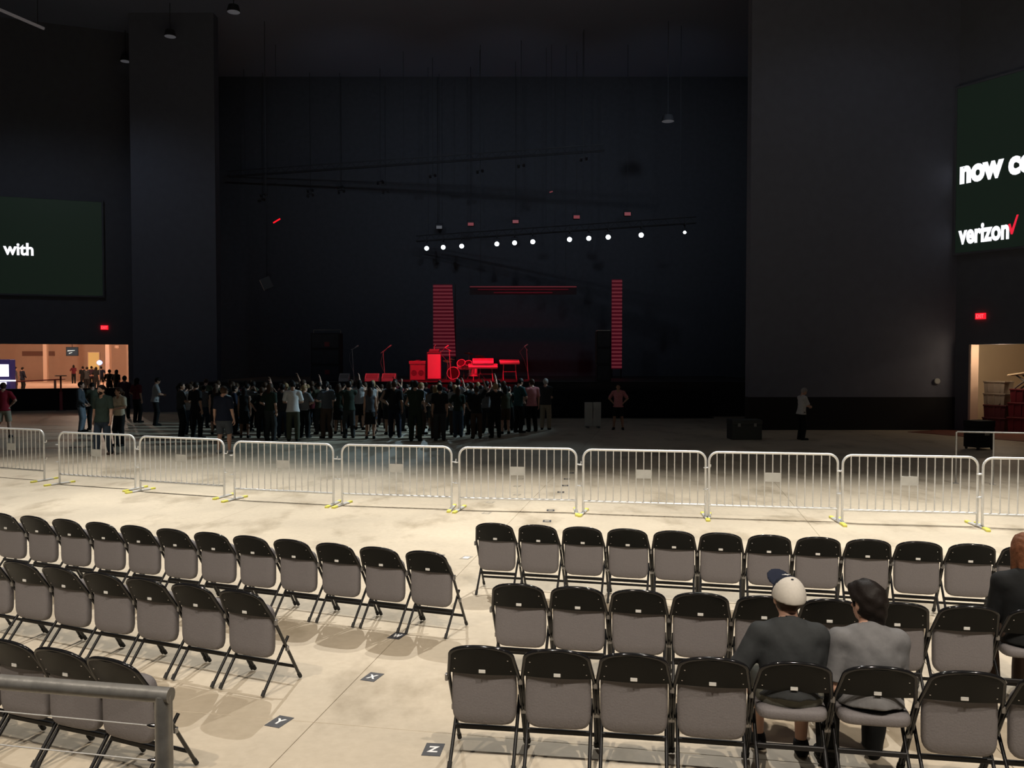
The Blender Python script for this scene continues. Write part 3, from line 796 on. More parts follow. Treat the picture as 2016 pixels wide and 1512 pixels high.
def person_meshes(h=0.018, sit=False, bend=0.0, yaw=0.0, nod=0.0, arms=((0.24, 0.05, 0.80), (-0.24, 0.05, 0.80)), hints=((0.3, -1, 0), (-0.3, -1, 0)),
                  feet=((0.12, 0.0), (-0.12, 0.0)), female=False, heavy=0.0, hair='short', sleeve='short', bottom='long', curl=0.6, hem=0.86, beard=False, tag_='',
                  palms=((-1, 0, 0), (1, 0, 0)), knees=None, wrink=0.0, slouch=0.71):
    hw = 0.09; sw = 0.165 if female or sit else 0.185
    pel = np.array((0, 0, 0.535 if sit else 0.95))
    Rb = rotx(-bend)
    up = lambda v: pel + Rb @ (np.array(v, float) - np.array((0, 0, 0.95)))
    ks = slouch if sit else 1.0     # a slouching torso
    U = lambda x, y, z: up((x, y, 0.95 + (z - 0.95) * ks))
    waist, chest, neck = U(0, 0.005, 1.09), U(0, 0.0, 1.30), U(0, -0.02 if not sit else 0.02, 1.475)
    sh = [U(s * sw, -0.015 + (0.03 if sit else 0), 1.415) for s in (1, -1)]
    headc = U(0, 0.03 if not sit else 0.075, 1.632)
    if sit: headc = neck + np.array((0, 0.050, 0.172))
    RH = rotz(yaw) @ rotx(-nod - bend * 0.4)
    hd = lambda x, y, z: headc + RH @ np.array((x, y, z), float)
    spine = unit(chest - pel)
    hips = [pel + np.array((s * hw, 0, -0.03 if not sit else -0.005)) for s in (1, -1)]
    legs = []
    for i, s in enumerate((1, -1)):
        if sit:
            kn = np.array(knees[i] if knees else (s * 0.15, 0.43, 0.50)); an = np.array((feet[i][0], feet[i][1], 0.085))
        else:
            an = np.array((feet[i][0], feet[i][1], 0.085 if len(feet[i]) < 3 else feet[i][2])); kn, an = ik(hips[i], an, 0.425, 0.42, (s * 0.15, 1, 0))
        legs.append((kn, an))
    A = []
    for i in (0, 1):
        el, wr = ik(sh[i], arms[i], 0.285, 0.25, hints[i]); A.append((el, wr))
    allp = np.array([headc, pel, *sh, *hips] + [p for l in legs for p in l] + [p for l in A for p in l])
    lo, hi = allp.min(0) - 0.24, allp.max(0) + 0.24
    lo[2] = min(lo[2], -0.03) if not sit else -0.03
    def limb_body(f, hands=True):
        g = heavy
        f.cap(pel, waist, 0.155 + g, 0.128 + g, 0.05, fy=1.35); f.cap(waist, chest, 0.128 + g, 0.150 + g * .6, 0.05, fy=1.35)
        f.cap(chest, U(0, -0.01, 1.38), 0.150, 0.12, 0.05, fy=1.4)
        f.cap(sh[0], sh[1], 0.060, None, 0.05); f.cap(U(sw * .75, -.01, 1.43), U(0.03, -.01, 1.485), 0.035, 0.05, 0.05); f.cap(U(-sw * .75, -.01, 1.43), U(-0.03, -.01, 1.485), 0.035, 0.05, 0.05)
        f.cap(neck, hd(0, -0.015, -0.06), 0.056 if not female else 0.048, 0.052 if not female else 0.045, 0.025)
        if female:
            for s in (1, -1): f.ell(U(s * 0.07, 0.095, 1.27), (0.062, 0.055, 0.062), 0.04)
        for i, s in enumerate((1, -1)):
            kn, an = legs[i]; el, wr = A[i]
            f.cap(hips[i], kn, 0.086 + g * .4, 0.056, 0.04); mid = kn * 0.68 + an * 0.32 + np.array((0, -0.012, 0)); f.cap(kn, mid, 0.054, 0.054, 0.03); f.cap(mid, an, 0.054, 0.036, 0.03)
            f.cap(an + np.array((0, -0.03, -0.05)), an + np.array((s * 0.02, 0.14, -0.055)), 0.034, 0.028, 0.03)
            f.cap(sh[i], el, 0.052, 0.040, 0.03); f.cap(el, el * 0.55 + wr * 0.45, 0.041, 0.037, 0.02); f.cap(el * 0.55 + wr * 0.45, wr, 0.037, 0.0265, 0.02)
    def head(f):
        f.ell(hd(0, -0.008, 0.018), (0.077, 0.098, 0.100), 0.02, RH); f.ell(hd(0, 0.028, -0.050), (0.056, 0.060, 0.062), 0.03, RH)
        f.ell(hd(0, 0.062, -0.085), (0.024, 0.022, 0.020), 0.02, RH)
        f.cap(hd(0, 0.088, 0.010), hd(0, 0.106, -0.026), 0.010, 0.015, 0.012)
        for s in (1, -1):
            f.ell(hd(s * 0.078, -0.008, -0.010), (0.012, 0.022, 0.032), 0.008, RH)
            f.ell(hd(s * 0.032, 0.096, 0.006), (0.017, 0.016, 0.011), 0.01, RH, 'sub')
        f.cap(hd(-0.02, 0.086, -0.062), hd(0.02, 0.086, -0.062), 0.006, None, 0.006, op='add')
    out = {}
    f = Field(lo, hi, h); limb_body(f); head(f); bv = f.nets()
    parts = [(bv[0], bv[1], 0)]
    for i, right in ((0, True), (1, False)):
        el, wr = A[i]; dv = unit(wr - el); v, q = place_hand(curl, wr, dv, palms[i], right); parts.append((v, q, 0))
    out['body'] = np_mesh('body', parts, [SKIN[0]])
    # shirt
    f = Field(lo, hi, h); g = heavy
    lo_h = 0.95 - (0.95 - hem)
    hemc = U(0, 0, hem)
    f.cap(pel - spine * 0.12, waist, 0.212 + g, 0.152 + g, 0.05, fy=1.32); f.cap(waist, chest, 0.150 + g, 0.166 + g * .6, 0.05, fy=1.28)
    f.cap(chest, U(0, -0.01, 1.38), 0.166, 0.134, 0.05, fy=1.34)
    f.cap(sh[0], sh[1], 0.071, None, 0.05); f.cap(U(sw * .8, -.01, 1.43), U(0.02, -.01, 1.487), 0.043, 0.056, 0.05); f.cap(U(-sw * .8, -.01, 1.43), U(-0.02, -.01, 1.487), 0.043, 0.056, 0.05)
    if female:
        for s in (1, -1): f.ell(U(s * 0.07, 0.10, 1.27), (0.07, 0.06, 0.068), 0.04)
    if sit: f.cap(pel + np.array((0, -0.02, 0.0)), pel + np.array((0, 0.10, 0.01)), 0.15, 0.12, 0.05)
    f.plane(hemc, -spine)
    if sit: f.plane((0, 0, 0.452), (0, 0, -1))
    for i in (0, 1):
        el, wr = A[i]
        if sleeve == 'long':
            f.cap(sh[i], el, 0.068, 0.055, 0.03); dv = unit(wr - el); f.cap(el, wr, 0.055, 0.040, 0.02, cuts=((wr - dv * 0.012, dv),))
        elif sleeve == 'short':
            dv = unit(el - sh[i]); e = sh[i] + (el - sh[i]) * 0.88; f.cap(sh[i], e + dv * 0.05, 0.070, 0.066, 0.03, cuts=((e, dv),))
        elif sleeve == 'none':
            f.ell(sh[i] + np.array(((0.06, -0.06)[i], 0, 0.0)), (0.07, 0.10, 0.10), 0.01, None, 'sub')
    f.cap(neck + spine * -0.01, neck + spine * 0.25 + (0, 0.05, 0), 0.066, 0.075, 0.008, op='sub')
    f.ell(U(0, 0.065, 1.462), (0.045, 0.05, 0.045), 0.01, None, 'sub')
    if wrink: f.wrinkle(wrink, 34.0, 1.3)
    v, q = f.nets(); out['shirt'] = np_mesh('shirt', [(v, q, 0)], [CLOTH['grey']])
    # trousers
    f = Field(lo, hi, h)
    f.cap(pel - np.array((0, 0, 0.02 if not sit else 0)), pel * 0.35 + waist * 0.65, 0.163 + g, 0.140 + g, 0.04, fy=1.30)
    if bottom == 'skirt':
        f.cap(pel - (0, 0, 0.02), np.array((0, 0.01, 0.50)), 0.165, 0.20, 0.04, fy=1.2)
    for i, s in enumerate((1, -1)):
        kn, an = legs[i]
        if bottom == 'long':
            dn = unit(an - kn); f.cap(hips[i], kn, 0.100 + g * .4, 0.084, 0.03); f.cap(kn, an + dn * 0.06, 0.084, 0.066, 0.03, cuts=((an + dn * 0.035, dn),))
        elif bottom == 'shorts':
            dn = unit(kn - hips[i]); e = hips[i] + (kn - hips[i]) * 0.96; f.cap(hips[i], e + dn * 0.06, 0.102 + g * .4, 0.092, 0.04, cuts=((e, dn),))
    if bottom == 'skirt': f.plane((0, 0, 0.50), (0, 0, -1))
    f.plane(U(0, 0, 1.06), spine)
    if wrink: f.wrinkle(wrink * 0.7, 26.0, 0.4)
    v, q = f.nets(); out['trousers'] = np_mesh('trousers', [(v, q, 0)], [CLOTH['denim']])
    for i, s in enumerate((1, -1)):
        an = legs[i][1]; z0 = an[2] - 0.085
        f = Field(an + np.array((-0.13, -0.15, -0.11)), an + np.array((0.13, 0.28, 0.08)), min(h, 0.013))
        f.cap(an + np.array((0, -0.035, -0.045)), an + np.array((s * 0.025, 0.155, -0.055)), 0.047, 0.040, 0.02); f.cap(an + np.array((0, -0.01, -0.03)), an + np.array((0, -0.005, 0.0)), 0.048, 0.046, 0.02)
        f.plane((0, 0, z0 + 0.003), (0, 0, -1)); f.plane((an[0], an[1], an[2] + 0.012), (0, 0, 1))
        v, q = f.nets(); out['shoe%d' % i] = np_mesh('shoe', [(v, q, 0)], [CLOTH['charcoal']])
    # hair
    if hair:
        f = Field(headc - 0.24 - (np.array((0, 0, 0.24)) if hair == 'long' else 0), headc + 0.24, min(h, 0.012))
        puff = 0.012 if hair != 'thick' else 0.026
        f.ell(hd(0, -0.014, 0.024), (0.078 + puff, 0.098 + puff, 0.100 + puff), 0.0, RH)
        if hair == 'thick': f.ell(hd(0, 0.04, 0.085), (0.075, 0.075, 0.05), 0.03, RH)
        n = RH @ unit((0, 0.86, -0.50)); f.plane(hd(0, 0.055, 0.040), n)
        n = RH @ unit((0, 0.25, -1.0)); f.plane(hd(0, -0.03, -0.075), n)
        for s in (1, -1): f.ell(hd(s * 0.088, 0.005, -0.012), (0.022, 0.026, 0.036), 0.004, RH, 'sub')
        if hair in ('long', 'short') and h < 0.0135: f.wrinkle(0.0045, 95.0, 1.0)
        if hair == 'long':
            f.cap(hd(0, -0.060, 0.0), hd(0, -0.085, -0.10) + np.array((0, -0.02, -0.14)), 0.080, 0.062, 0.04, fy=1.7)
            for s in (1, -1): f.cap(hd(s * 0.07, -0.02, 0.0), hd(s * 0.075, -0.03, -0.2), 0.030, 0.024, 0.03)
        if hair == 'tail':
            f.cap(hd(0, -0.10, 0.03), hd(0, -0.15, -0.03), 0.03, 0.034, 0.02); f.cap(hd(0, -0.15, -0.03), hd(0, -0.13, -0.15), 0.034, 0.015, 0.02)
        if hair == 'thick':
            f.cap(hd(0, -0.08, -0.05), hd(0, -0.07, -0.11), 0.055, 0.045, 0.03, fy=1.3)
            f.wrinkle(0.006, 75.0, 2.0)
        v, q = f.nets(); out['hair'] = np_mesh('hair', [(v, q, 0)], [HAIR['dark']])
    if beard:
        f = Field(headc - 0.2, headc + 0.2, min(h, 0.010))
        f.ell(hd(0, 0.032, -0.052), (0.062, 0.066, 0.068), 0.0, RH); f.ell(hd(0, 0.065, -0.09), (0.032, 0.028, 0.026), 0.02, RH)
        f.plane(hd(0, 0, -0.040), RH @ np.array((0, -0.15, 1.0))); f.plane(hd(0, -0.005, 0), RH @ np.array((0, -1.0, 0)))
        f.ell(hd(0, 0.094, -0.058), (0.024, 0.03, 0.012), 0.004, RH, 'sub')
        v, q = f.nets(); out['beard'] = np_mesh('beard', [(v, q, 0)], [HAIR['dark']])
    out['_hd'] = (headc, RH); out['_J'] = dict(pel=pel, sh=sh, A=A, legs=legs)
    return out

def eyes_mesh(headc, RH):
    b = MB()
    for s in (1, -1):
        c = headc + RH @ np.array((s * 0.032, 0.083, 0.006)); b.cur = 0; b.lathe([(0.001, -0.011), (0.008, -0.007), (0.011, 0), (0.008, 0.007), (0.001, 0.011)], 10, c)
        c = headc + RH @ np.array((s * 0.032, 0.0885, 0.006)); b.cur = 1; b.lathe([(0.001, -0.006), (0.005, -0.004), (0.0065, 0), (0.005, 0.004), (0.001, 0.006)], 8, c)
    return b.mesh('eyes', [CLOTH['white'], HAIR['dark']], True)

SPOTS = []
def put_person(ms, loc, rz, label, skin=0, shirt='black', trousers='denim', hair='dark', shoes='charcoal', scale=1.0, group=None, hat=None):
    SPOTS.append((loc[0], loc[1])); r = thing('person', label, 'person', loc, rz, group); r.scale = (scale,) * 3
    def part(key, nm, m):
        if key not in ms: return
        o = link(nm, ms[key], r)
        o.material_slots[0].link = 'OBJECT'; o.material_slots[0].material = m
    part('body', 'body', SKIN[skin]); part('shirt', 'shirt', CLOTH[shirt]); part('trousers', ms.get('_bn', 'trousers'), CLOTH[trousers])
    part('hair', 'hair', HAIR[hair]); part('beard', 'beard', HAIR[hair]); part('shoe0', 'shoe', CLOTH[shoes]); part('shoe1', 'shoe', CLOTH[shoes])
    if 'eyes' in ms: link('eyes', ms['eyes'], r)
    return r

V = {}
V['stand'] = person_meshes()
V['stand2'] = person_meshes(arms=((0.26, 0.02, 0.82), (-0.20, 0.20, 1.02)), hints=((0.4, -1, 0), (-1, -0.6, -0.5)), feet=((0.15, 0.03), (-0.11, -0.02)), yaw=0.4)
V['phone'] = person_meshes(arms=((0.10, 0.36, 1.55), (-0.08, 0.36, 1.55)), hints=((0.8, 0, -1), (-0.8, 0, -1)), palms=((-1, 0, 0), (1, 0, 0)), curl=1.0)
V['arms_up'] = person_meshes(arms=((0.28, 0.12, 1.88), (-0.26, 0.10, 1.02)), hints=((1, -0.2, 0.2), (-1, -0.6, -0.3)), hair='short')
V['crossed'] = person_meshes(arms=((-0.06, 0.22, 1.18), (0.08, 0.22, 1.12)), hints=((1, -0.4, -0.6), (-1, -0.4, -0.6)), palms=((0, -1, 0), (0, -1, 0)), heavy=0.012)
V['hips'] = person_meshes(arms=((0.19, 0.02, 1.02), (-0.19, 0.02, 1.02)), hints=((1, -0.5, 0), (-1, -0.5, 0)), bottom='shorts', curl=1.0, feet=((0.17, 0), (-0.17, 0)))
V['lady'] = person_meshes(female=True, hair='long', feet=((0.10, 0.02), (-0.10, -0.01)), arms=((0.21, 0.04, 0.82), (-0.18, 0.18, 1.05)), hints=((0.4, -1, 0), (-1, -0.5, -0.5)), hem=0.92)
V['lady_phone'] = person_meshes(female=True, hair='long', arms=((0.07, 0.33, 1.50), (-0.16, 0.20, 1.05)), hints=((0.9, 0, -1), (-1, -0.4, -0.6)), curl=1.0, sleeve='none', bottom='shorts', hem=0.92)
V['lady_tail'] = person_meshes(female=True, hair='tail', arms=((0.12, 0.26, 1.14), (-0.12, 0.26, 1.14)), hints=((1, -0.5, -0.6), (-1, -0.5, -0.6)), curl=0.9, hem=0.92, yaw=-0.5)
V['lady_skirt'] = person_meshes(female=True, hair='long', bottom='skirt', arms=((0.21, 0.03, 0.82), (-0.21, 0.03, 0.82)), hem=0.92, sleeve='none')
V['lady_skirt']['_bn'] = 'skirt'
V['long_sleeve'] = person_meshes(sleeve='long', arms=((0.17, 0.18, 0.98), (-0.17, 0.18, 0.98)), hints=((1, -0.8, -0.3), (-1, -0.8, -0.3)), curl=1.0)
V['look_down'] = person_meshes(nod=0.55, bend=0.10, arms=((0.08, 0.30, 1.12), (-0.08, 0.30, 1.12)), hints=((1, -0.5, -0.6), (-1, -0.5, -0.6)), curl=1.0)
V['shorts'] = person_meshes(bottom='shorts', heavy=0.02, arms=((0.28, 0.04, 0.80), (-0.28, 0.04, 0.80)), feet=((0.14, 0.02), (-0.14, -0.03)))

def foot_at(u, v): p = at_z(u, v); return (p.x, p.y, 0.0)

# --- people one can name ----------------------------------------------------
walk = person_meshes(h=0.013, beard=True, feet=((0.10, 0.10), (-0.10, -0.16, 0.10)), arms=((0.30, -0.06, 0.80), (-0.30, 0.12, 0.81)), hints=((0.4, -1, 0), (-0.4, -1, 0)), hem=0.84, yaw=-0.25, curl=0.8, heavy=0.008, wrink=0.003)
walk['eyes'] = eyes_mesh(*walk['_hd'])
put_person(walk, foot_at(203, 897), math.radians(172), 'bearded person in green T-shirt and jeans walking towards the barrier', 0, 'bottle green', 'denim', 'dark', 'brown', 1.045)
put_person(V['shorts'], foot_at(441, 893), math.radians(-8), 'person in navy shirt and grey shorts seen from behind, near the barrier', 0, 'navy', 'slate', 'brown', 'light grey', 1.02)
put_person(V['lady_tail'], foot_at(236, 878), math.radians(160), 'person with tan bare forearms right behind the green-shirted walker', 1, 'cream', 'black', 'brown', 'black', 0.96)
put_person(V['long_sleeve'], foot_at(160, 850), math.radians(-80), 'person in blue-grey top and pale jeans, side-on behind the green-shirted walker', 0, 'slate', 'pale denim', 'dark', 'black', 0.98)
put_person(V['look_down'], foot_at(184, 846), math.radians(40), 'person in olive top at the shoulder of the green-shirted walker', 0, 'olive', 'black', 'dark', 'black', 0.95)
put_person(V['hips'], foot_at(8, 862), math.radians(20), 'person in red shirt and khaki shorts at the edge by the concourse', 0, 'red', 'khaki', 'brown', 'charcoal', 1.0)
put_person(V['look_down'], foot_at(306, 838), math.radians(-60), 'person in pale grey shirt looking down beside the dark pier', 1, 'light grey', 'black', 'dark', 'black', 1.03)
put_person(V['lady'], foot_at(270, 832), math.radians(-20), 'person in maroon top with long dark hair before the dark pier', 1, 'maroon', 'black', 'dark', 'black', 1.0)
put_person(V['long_sleeve'], foot_at(246, 824), math.radians(15), 'person in plum sweater standing at the corner of the concourse opening', 1, 'plum', 'black', 'dark', 'black', 1.02)
put_person(V['lady_tail'], foot_at(357, 862), math.radians(-55), 'person in charcoal top at the near end of the crowd', 1, 'charcoal', 'black', 'dark', 'charcoal', 1.0)
put_person(V['stand2'], foot_at(386, 863), math.radians(-30), 'person in black clothes next to the charcoal-topped one', 1, 'black', 'black', 'dark', 'black', 1.02)
put_person(V['lady'], foot_at(532, 868), math.radians(-15), 'person in dark top and pale grey skirted hem left of the olive trousers', 0, 'dark green', 'charcoal', 'brown', 'black', 1.0)
put_person(V['look_down'], foot_at(577, 869), math.radians(10), 'person in white T-shirt and olive trousers with head bowed', 1, 'white', 'olive', 'dark', 'black', 1.04)
put_person(V['lady_phone'], foot_at(708, 846), math.radians(-5), 'person in light grey vest with long dark hair, arm raised', 0, 'light grey', 'black', 'dark', 'black', 1.0)
put_person(V['phone'], foot_at(778, 846), math.radians(0), 'person in maroon shirt holding both hands up', 1, 'maroon', 'black', 'dark', 'black', 1.02)
put_person(V['crossed'], foot_at(818, 869), math.radians(0), 'tall person in dark green shirt and dark trousers standing apart before the crowd', 1, 'dark green', 'dark green', 'dark', 'black', 1.05)
put_person(V['stand'], foot_at(866, 868), math.radians(8), 'person in black shirt standing before the crowd below the drum kit', 1, 'black', 'charcoal', 'dark', 'charcoal', 0.98)
put_person(V['long_sleeve'], foot_at(902, 850), math.radians(5), 'person in navy jacket before the crowd, below the keyboards', 1, 'navy', 'black', 'dark', 'black', 1.03)
put_person(V['arms_up'], foot_at(958, 853), math.radians(-12), 'person in grey shirt with one pale arm raised below the keyboards', 0, 'grey', 'charcoal', 'dark', 'black', 1.0)
put_person(V['look_down'], foot_at(1020, 852), math.radians(-50), 'person in teal shirt lit from a phone at the thin end of the crowd', 0, 'teal', 'black', 'dark', 'black', 1.05)
put_person(V['stand2'], foot_at(1047, 850), math.radians(20), 'person in pink shirt at the thin end of the crowd', 0, 'pink', 'black', 'brown', 'black', 1.03)
put_person(V['crossed'], foot_at(1074, 846), math.radians(-10), 'grey-haired person in dark shirt beside the pink-shirted one', 0, 'charcoal', 'khaki', 'grey', 'black', 1.03)
put_person(V['hips'], foot_at(1217, 846), math.radians(170), 'person in pale pink shirt alone by the stage front', 1, 'pink', 'black', 'dark', 'black', 0.93)
put_person(V['look_down'], foot_at(1577, 866), math.radians(-80), 'guard in white shirt and black trousers alone before the dark wall', 0, 'white', 'black', 'grey', 'black', 0.92)

# --- the crowd, in rows --------------------------------------------------------
tops = ['black', 'black', 'charcoal', 'charcoal', 'navy', 'dark green', 'grey', 'slate', 'maroon', 'white', 'plum', 'black', 'olive', 'light grey']
legw = ['black', 'denim', 'charcoal', 'black', 'brown', 'navy']
vk = ['stand', 'stand2', 'phone', 'arms_up', 'crossed', 'hips', 'lady', 'lady_phone', 'lady_tail', 'lady_skirt', 'long_sleeve', 'look_down', 'phone', 'lady', 'stand']
look = {'stand': 'arms down', 'stand2': 'hand at waist', 'phone': 'both hands raised', 'arms_up': 'one arm high', 'crossed': 'arms folded', 'hips': 'hands on hips',
        'lady': 'long hair', 'lady_phone': 'a raised hand', 'lady_tail': 'a ponytail', 'lady_skirt': 'a skirt', 'long_sleeve': 'long sleeves', 'look_down': 'head bowed', 'shorts': 'shorts'}
rows_ = [(27.0, 400, 985, 0.66), (28.3, 372, 1000, 0.54), (29.6, 366, 1010, 0.53), (30.9, 372, 1025, 0.53), (32.2, 380, 1030, 0.53), (33.5, 400, 1005, 0.56)]
for ri, (Y_, u0, u1, sp) in enumerate(rows_):
    x = (u0 - CX) / F * Y_; i = 0
    while x < (u1 - CX) / F * Y_:
        k = random.choice(vk); sh_ = random.choice(tops); hr = random.choice(['dark', 'dark', 'dark', 'brown', 'brown', 'brown', 'blond'])
        lab = 'person in %s with %s, %s from left, crowd row %s' % (sh_, look[k], ORD[min(i, 27)], ['one', 'two', 'three', 'four', 'five', 'six'][ri])
        px_, py_ = x + random.uniform(-.07, .07), Y_ + random.uniform(-.28, .28)
        if all((px_ - a) ** 2 + (py_ - b_) ** 2 > 0.25 for a, b_ in SPOTS):
            sc_ = random.uniform(0.90, 1.03) if Y_ < 28.5 else random.uniform(0.87, 0.98) - 0.02 * (px_ > -5)
            put_person(V[k], (px_, py_, 0), math.radians(random.gauss(-3, 22)), lab, random.choice([0, 0, 1, 1, 2]),
                       sh_, random.choice(legw), hr, 'black', sc_, 'people crowding before the stage'); i += 1
        x += sp * random.uniform(0.85, 1.2)

# --- people in the concourse ---------------------------------------------------
conc = [(30, 66, 'slate', 'stand2', 'beside the white display', -60), (44, 64, 'navy', 'long_sleeve', 'in dark blue next to the white display', -30), (145, 84, 'maroon', 'lady', 'alone between table and doorway', 30),
        (163, 70, 'black', 'stand', 'at the edge of the doorway group', 20), (171, 66, 'charcoal', 'crossed', 'in the middle of the doorway group', -20), (180, 72, 'plum', 'phone', 'with hands raised in the doorway group', 10),
        (189, 66, 'black', 'lady', 'with long hair in the doorway group', 0), (199, 70, 'navy', 'hips', 'under the blue lamp in the doorway group', 25), (215, 52, 'black', 'stand2', 'before the side pillar', 0), (229, 51, 'black', 'lady', 'with long hair by the side pillar', -10)]
for u, Y_, c_, k, t_, rz in conc:
    put_person(V[k], ((u - CX) / F * Y_, Y_, 0), math.radians(rz), 'person in the lit concourse %s' % t_, 1, c_, 'black', 'dark', 'black', 1.04, 'people in the concourse')

# --- seated people -----------------------------------------------------------------
def seat_at(row_, k):
    q, f_, rz = CHAIRS[row_][k]; return Vector((q[0] + f_[0] * 0.0, q[1] + f_[1] * 0.0, 0.0)), rz
# man with the cap
ms = person_meshes(h=0.0105, sit=True, bend=0.12, yaw=0.25, nod=-0.05, arms=((0.13, 0.34, 0.58), (-0.25, 0.27, 0.63)), hints=((0.15, -0.9, -0.7), (-0.58, -0.75, -0.65)), feet=((0.13, 0.36), (-0.13, 0.42)),
                   hair='short', sleeve='short', bottom='shorts', hem=0.93, curl=0.9, heavy=0.012, palms=((0, 0, -1), (0, 0, -1)), wrink=0.004)
ms['_bn'] = 'shorts'
loc, rz = seat_at('RN', 4)
cap_man = put_person(ms, loc, rz, 'person in charcoal T-shirt and white-backed cap, seated in the rear row', 0, 'charcoal', 'camouflage', 'brown', 'black', 1.0)
hc, RH = ms['_hd']
RH0 = RH; RH = RH0 @ rotx(0.42)
hdp = lambda x, y, z: hc + RH @ np.array((x, y, z), float)
f = Field(hc - 0.22, hc + 0.22, 0.007)
f.ell(hdp(0, -0.012, 0.026), (0.099, 0.121, 0.121), 0.0, RH); f.plane(hdp(0, 0, 0.004), RH @ unit((0, -0.30, -1)))
f.ell(hdp(0, -0.012, 0.018), (0.090, 0.112, 0.114), 0.0, RH, 'sub')
v, q = f.nets()
loc_ = (v - hc) @ RH
cen = loc_[q].mean(1)
capm = bpy.data.meshes
me = np_mesh('cap', [(v, q, 0)], [mat('off_white_mesh_cloth', (.55, .52, .47), 0.85, noise=0.1, nscale=60), CLOTH['navy']])
mi = (cen[:, 1] > 0.022).astype('i4'); me.polygons.foreach_set('material_index', mi)
hat = link('cap', me, cap_man); hat['label'] = 'cap with off-white mesh back and navy front'
f = Field(hc - 0.25, hc + 0.27, 0.007)
f.ell(hdp(0, 0.148, 0.030), (0.080, 0.085, 0.010), 0.0, RH @ rotx(0.12)); f.ell(hdp(0, -0.012, 0.026), (0.097, 0.119, 0.119), 0.0, RH, 'sub')
v, q = f.nets(); link('brim', np_mesh('brim', [(v, q, 0)], [CLOTH['navy']]), hat)
c_ = Vector(hdp(0, -0.012, 0.146)); link('button', MB().lathe([(0.009, 0), (0.008, 0.004), (0.002, 0.006)], 8, c_).mesh('button', CLOTH['navy']), hat)
# small white bird-like emblem on the cap's front panel
em = MB().prism([(-0.030, 0.004), (-0.012, 0.007), (-0.004, 0.018), (0.004, 0.007), (0.030, 0.010), (0.008, -0.003), (0.004, -0.014), (-0.006, -0.004)], 0, 0.002)
emo = link('emblem', em.mesh('emblem', CLOTH['white']), hat)
pe = Vector(hdp(-0.010, 0.048, 0.135)); nrm = Vector(RH @ unit((0, 0.36, 0.93)))
emo.location = pe; emo.rotation_euler = nrm.to_track_quat('Z', 'Y').to_euler(); emo['label'] = 'small white bird-like emblem'
# boy in the grey T-shirt
ms = person_meshes(h=0.0105, sit=True, bend=0.16, yaw=0.62, nod=0.05, arms=((0.13, 0.34, 0.57), (-0.14, 0.28, 0.60)), hints=((0.2, -0.9, -0.7), (-0.25, -0.9, -0.7)), feet=((0.11, 0.40), (-0.20, 0.22)), knees=((0.14, 0.42, 0.50), (-0.18, 0.41, 0.50)),
                   hair='thick', sleeve='short', bottom='long', hem=0.90, curl=0.9, palms=((0, 0, -1), (0, 0, -1)), wrink=0.005)
loc, rz = seat_at('RN', 5)
put_person(ms, loc, rz, 'person with thick dark hair in grey T-shirt and black trousers, seated in the rear row', 0, 'grey', 'black', 'dark', 'black', 0.985)
# auburn-haired person at the picture's edge
ms = person_meshes(h=0.013, sit=True, bend=0.05, female=True, hair='long', sleeve='long', bottom='long', hem=0.90, slouch=0.82, arms=((0.13, 0.34, 0.60), (-0.13, 0.32, 0.60)), hints=((0.4, -0.8, -0.6), (-0.45, -0.8, -0.6)), feet=((0.11, 0.40), (-0.12, 0.36)), wrink=0.003, palms=((0, 0, -1), (0, 0, -1)))
loc, rz = seat_at('RM', 8)
put_person(ms, loc, rz, 'auburn-haired person in black long-sleeved top seated in the middle row', 0, 'black', 'brown', 'auburn', 'black', 1.0)

# ================================================================== STAGE
SY = 37.0; SZ = 1.50
b = MB().box((-13.6, SY, 0.0), (12.0, 48.8, SZ - 0.04)).box((-13.6, SY - 0.03, SZ - 0.04), (12.0, 48.8, SZ), bev=0.01)
o = struct('floor_stage', b.mesh('floor_stage', M['stage_wood']))
def on_stage(u, y, z=SZ): return Vector(((u - CX) / F * y, y, z))

# slatted wall edges and top strip; their glow paints red stage light
def painted_glow_column(u0, u1, v0, v1, y, n, label, taper=0.0):
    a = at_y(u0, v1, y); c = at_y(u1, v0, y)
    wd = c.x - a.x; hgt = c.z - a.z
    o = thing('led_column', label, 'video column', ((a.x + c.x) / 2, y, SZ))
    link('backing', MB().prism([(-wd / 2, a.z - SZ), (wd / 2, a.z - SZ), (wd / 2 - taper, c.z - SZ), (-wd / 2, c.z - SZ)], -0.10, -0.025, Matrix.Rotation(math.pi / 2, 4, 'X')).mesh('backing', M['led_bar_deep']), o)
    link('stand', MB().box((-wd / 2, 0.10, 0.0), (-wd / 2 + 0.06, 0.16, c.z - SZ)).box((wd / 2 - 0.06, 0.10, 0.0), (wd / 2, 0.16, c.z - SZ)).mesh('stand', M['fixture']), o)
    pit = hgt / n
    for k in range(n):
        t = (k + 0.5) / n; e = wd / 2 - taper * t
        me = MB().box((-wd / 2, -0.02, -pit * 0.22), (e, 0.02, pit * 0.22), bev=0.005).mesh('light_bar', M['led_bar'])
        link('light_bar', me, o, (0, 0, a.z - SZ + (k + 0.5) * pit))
painted_glow_column(853, 897, 560, 702, 44.0, 20, 'tall column of dim red light bars behind the red case', 0.18)
painted_glow_column(1204, 1225, 550, 726, 44.0, 24, 'narrow column of dim red light bars at the far side of the stage')
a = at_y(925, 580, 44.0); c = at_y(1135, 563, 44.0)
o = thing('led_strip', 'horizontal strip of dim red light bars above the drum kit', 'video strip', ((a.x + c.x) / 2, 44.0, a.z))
wd = c.x - a.x
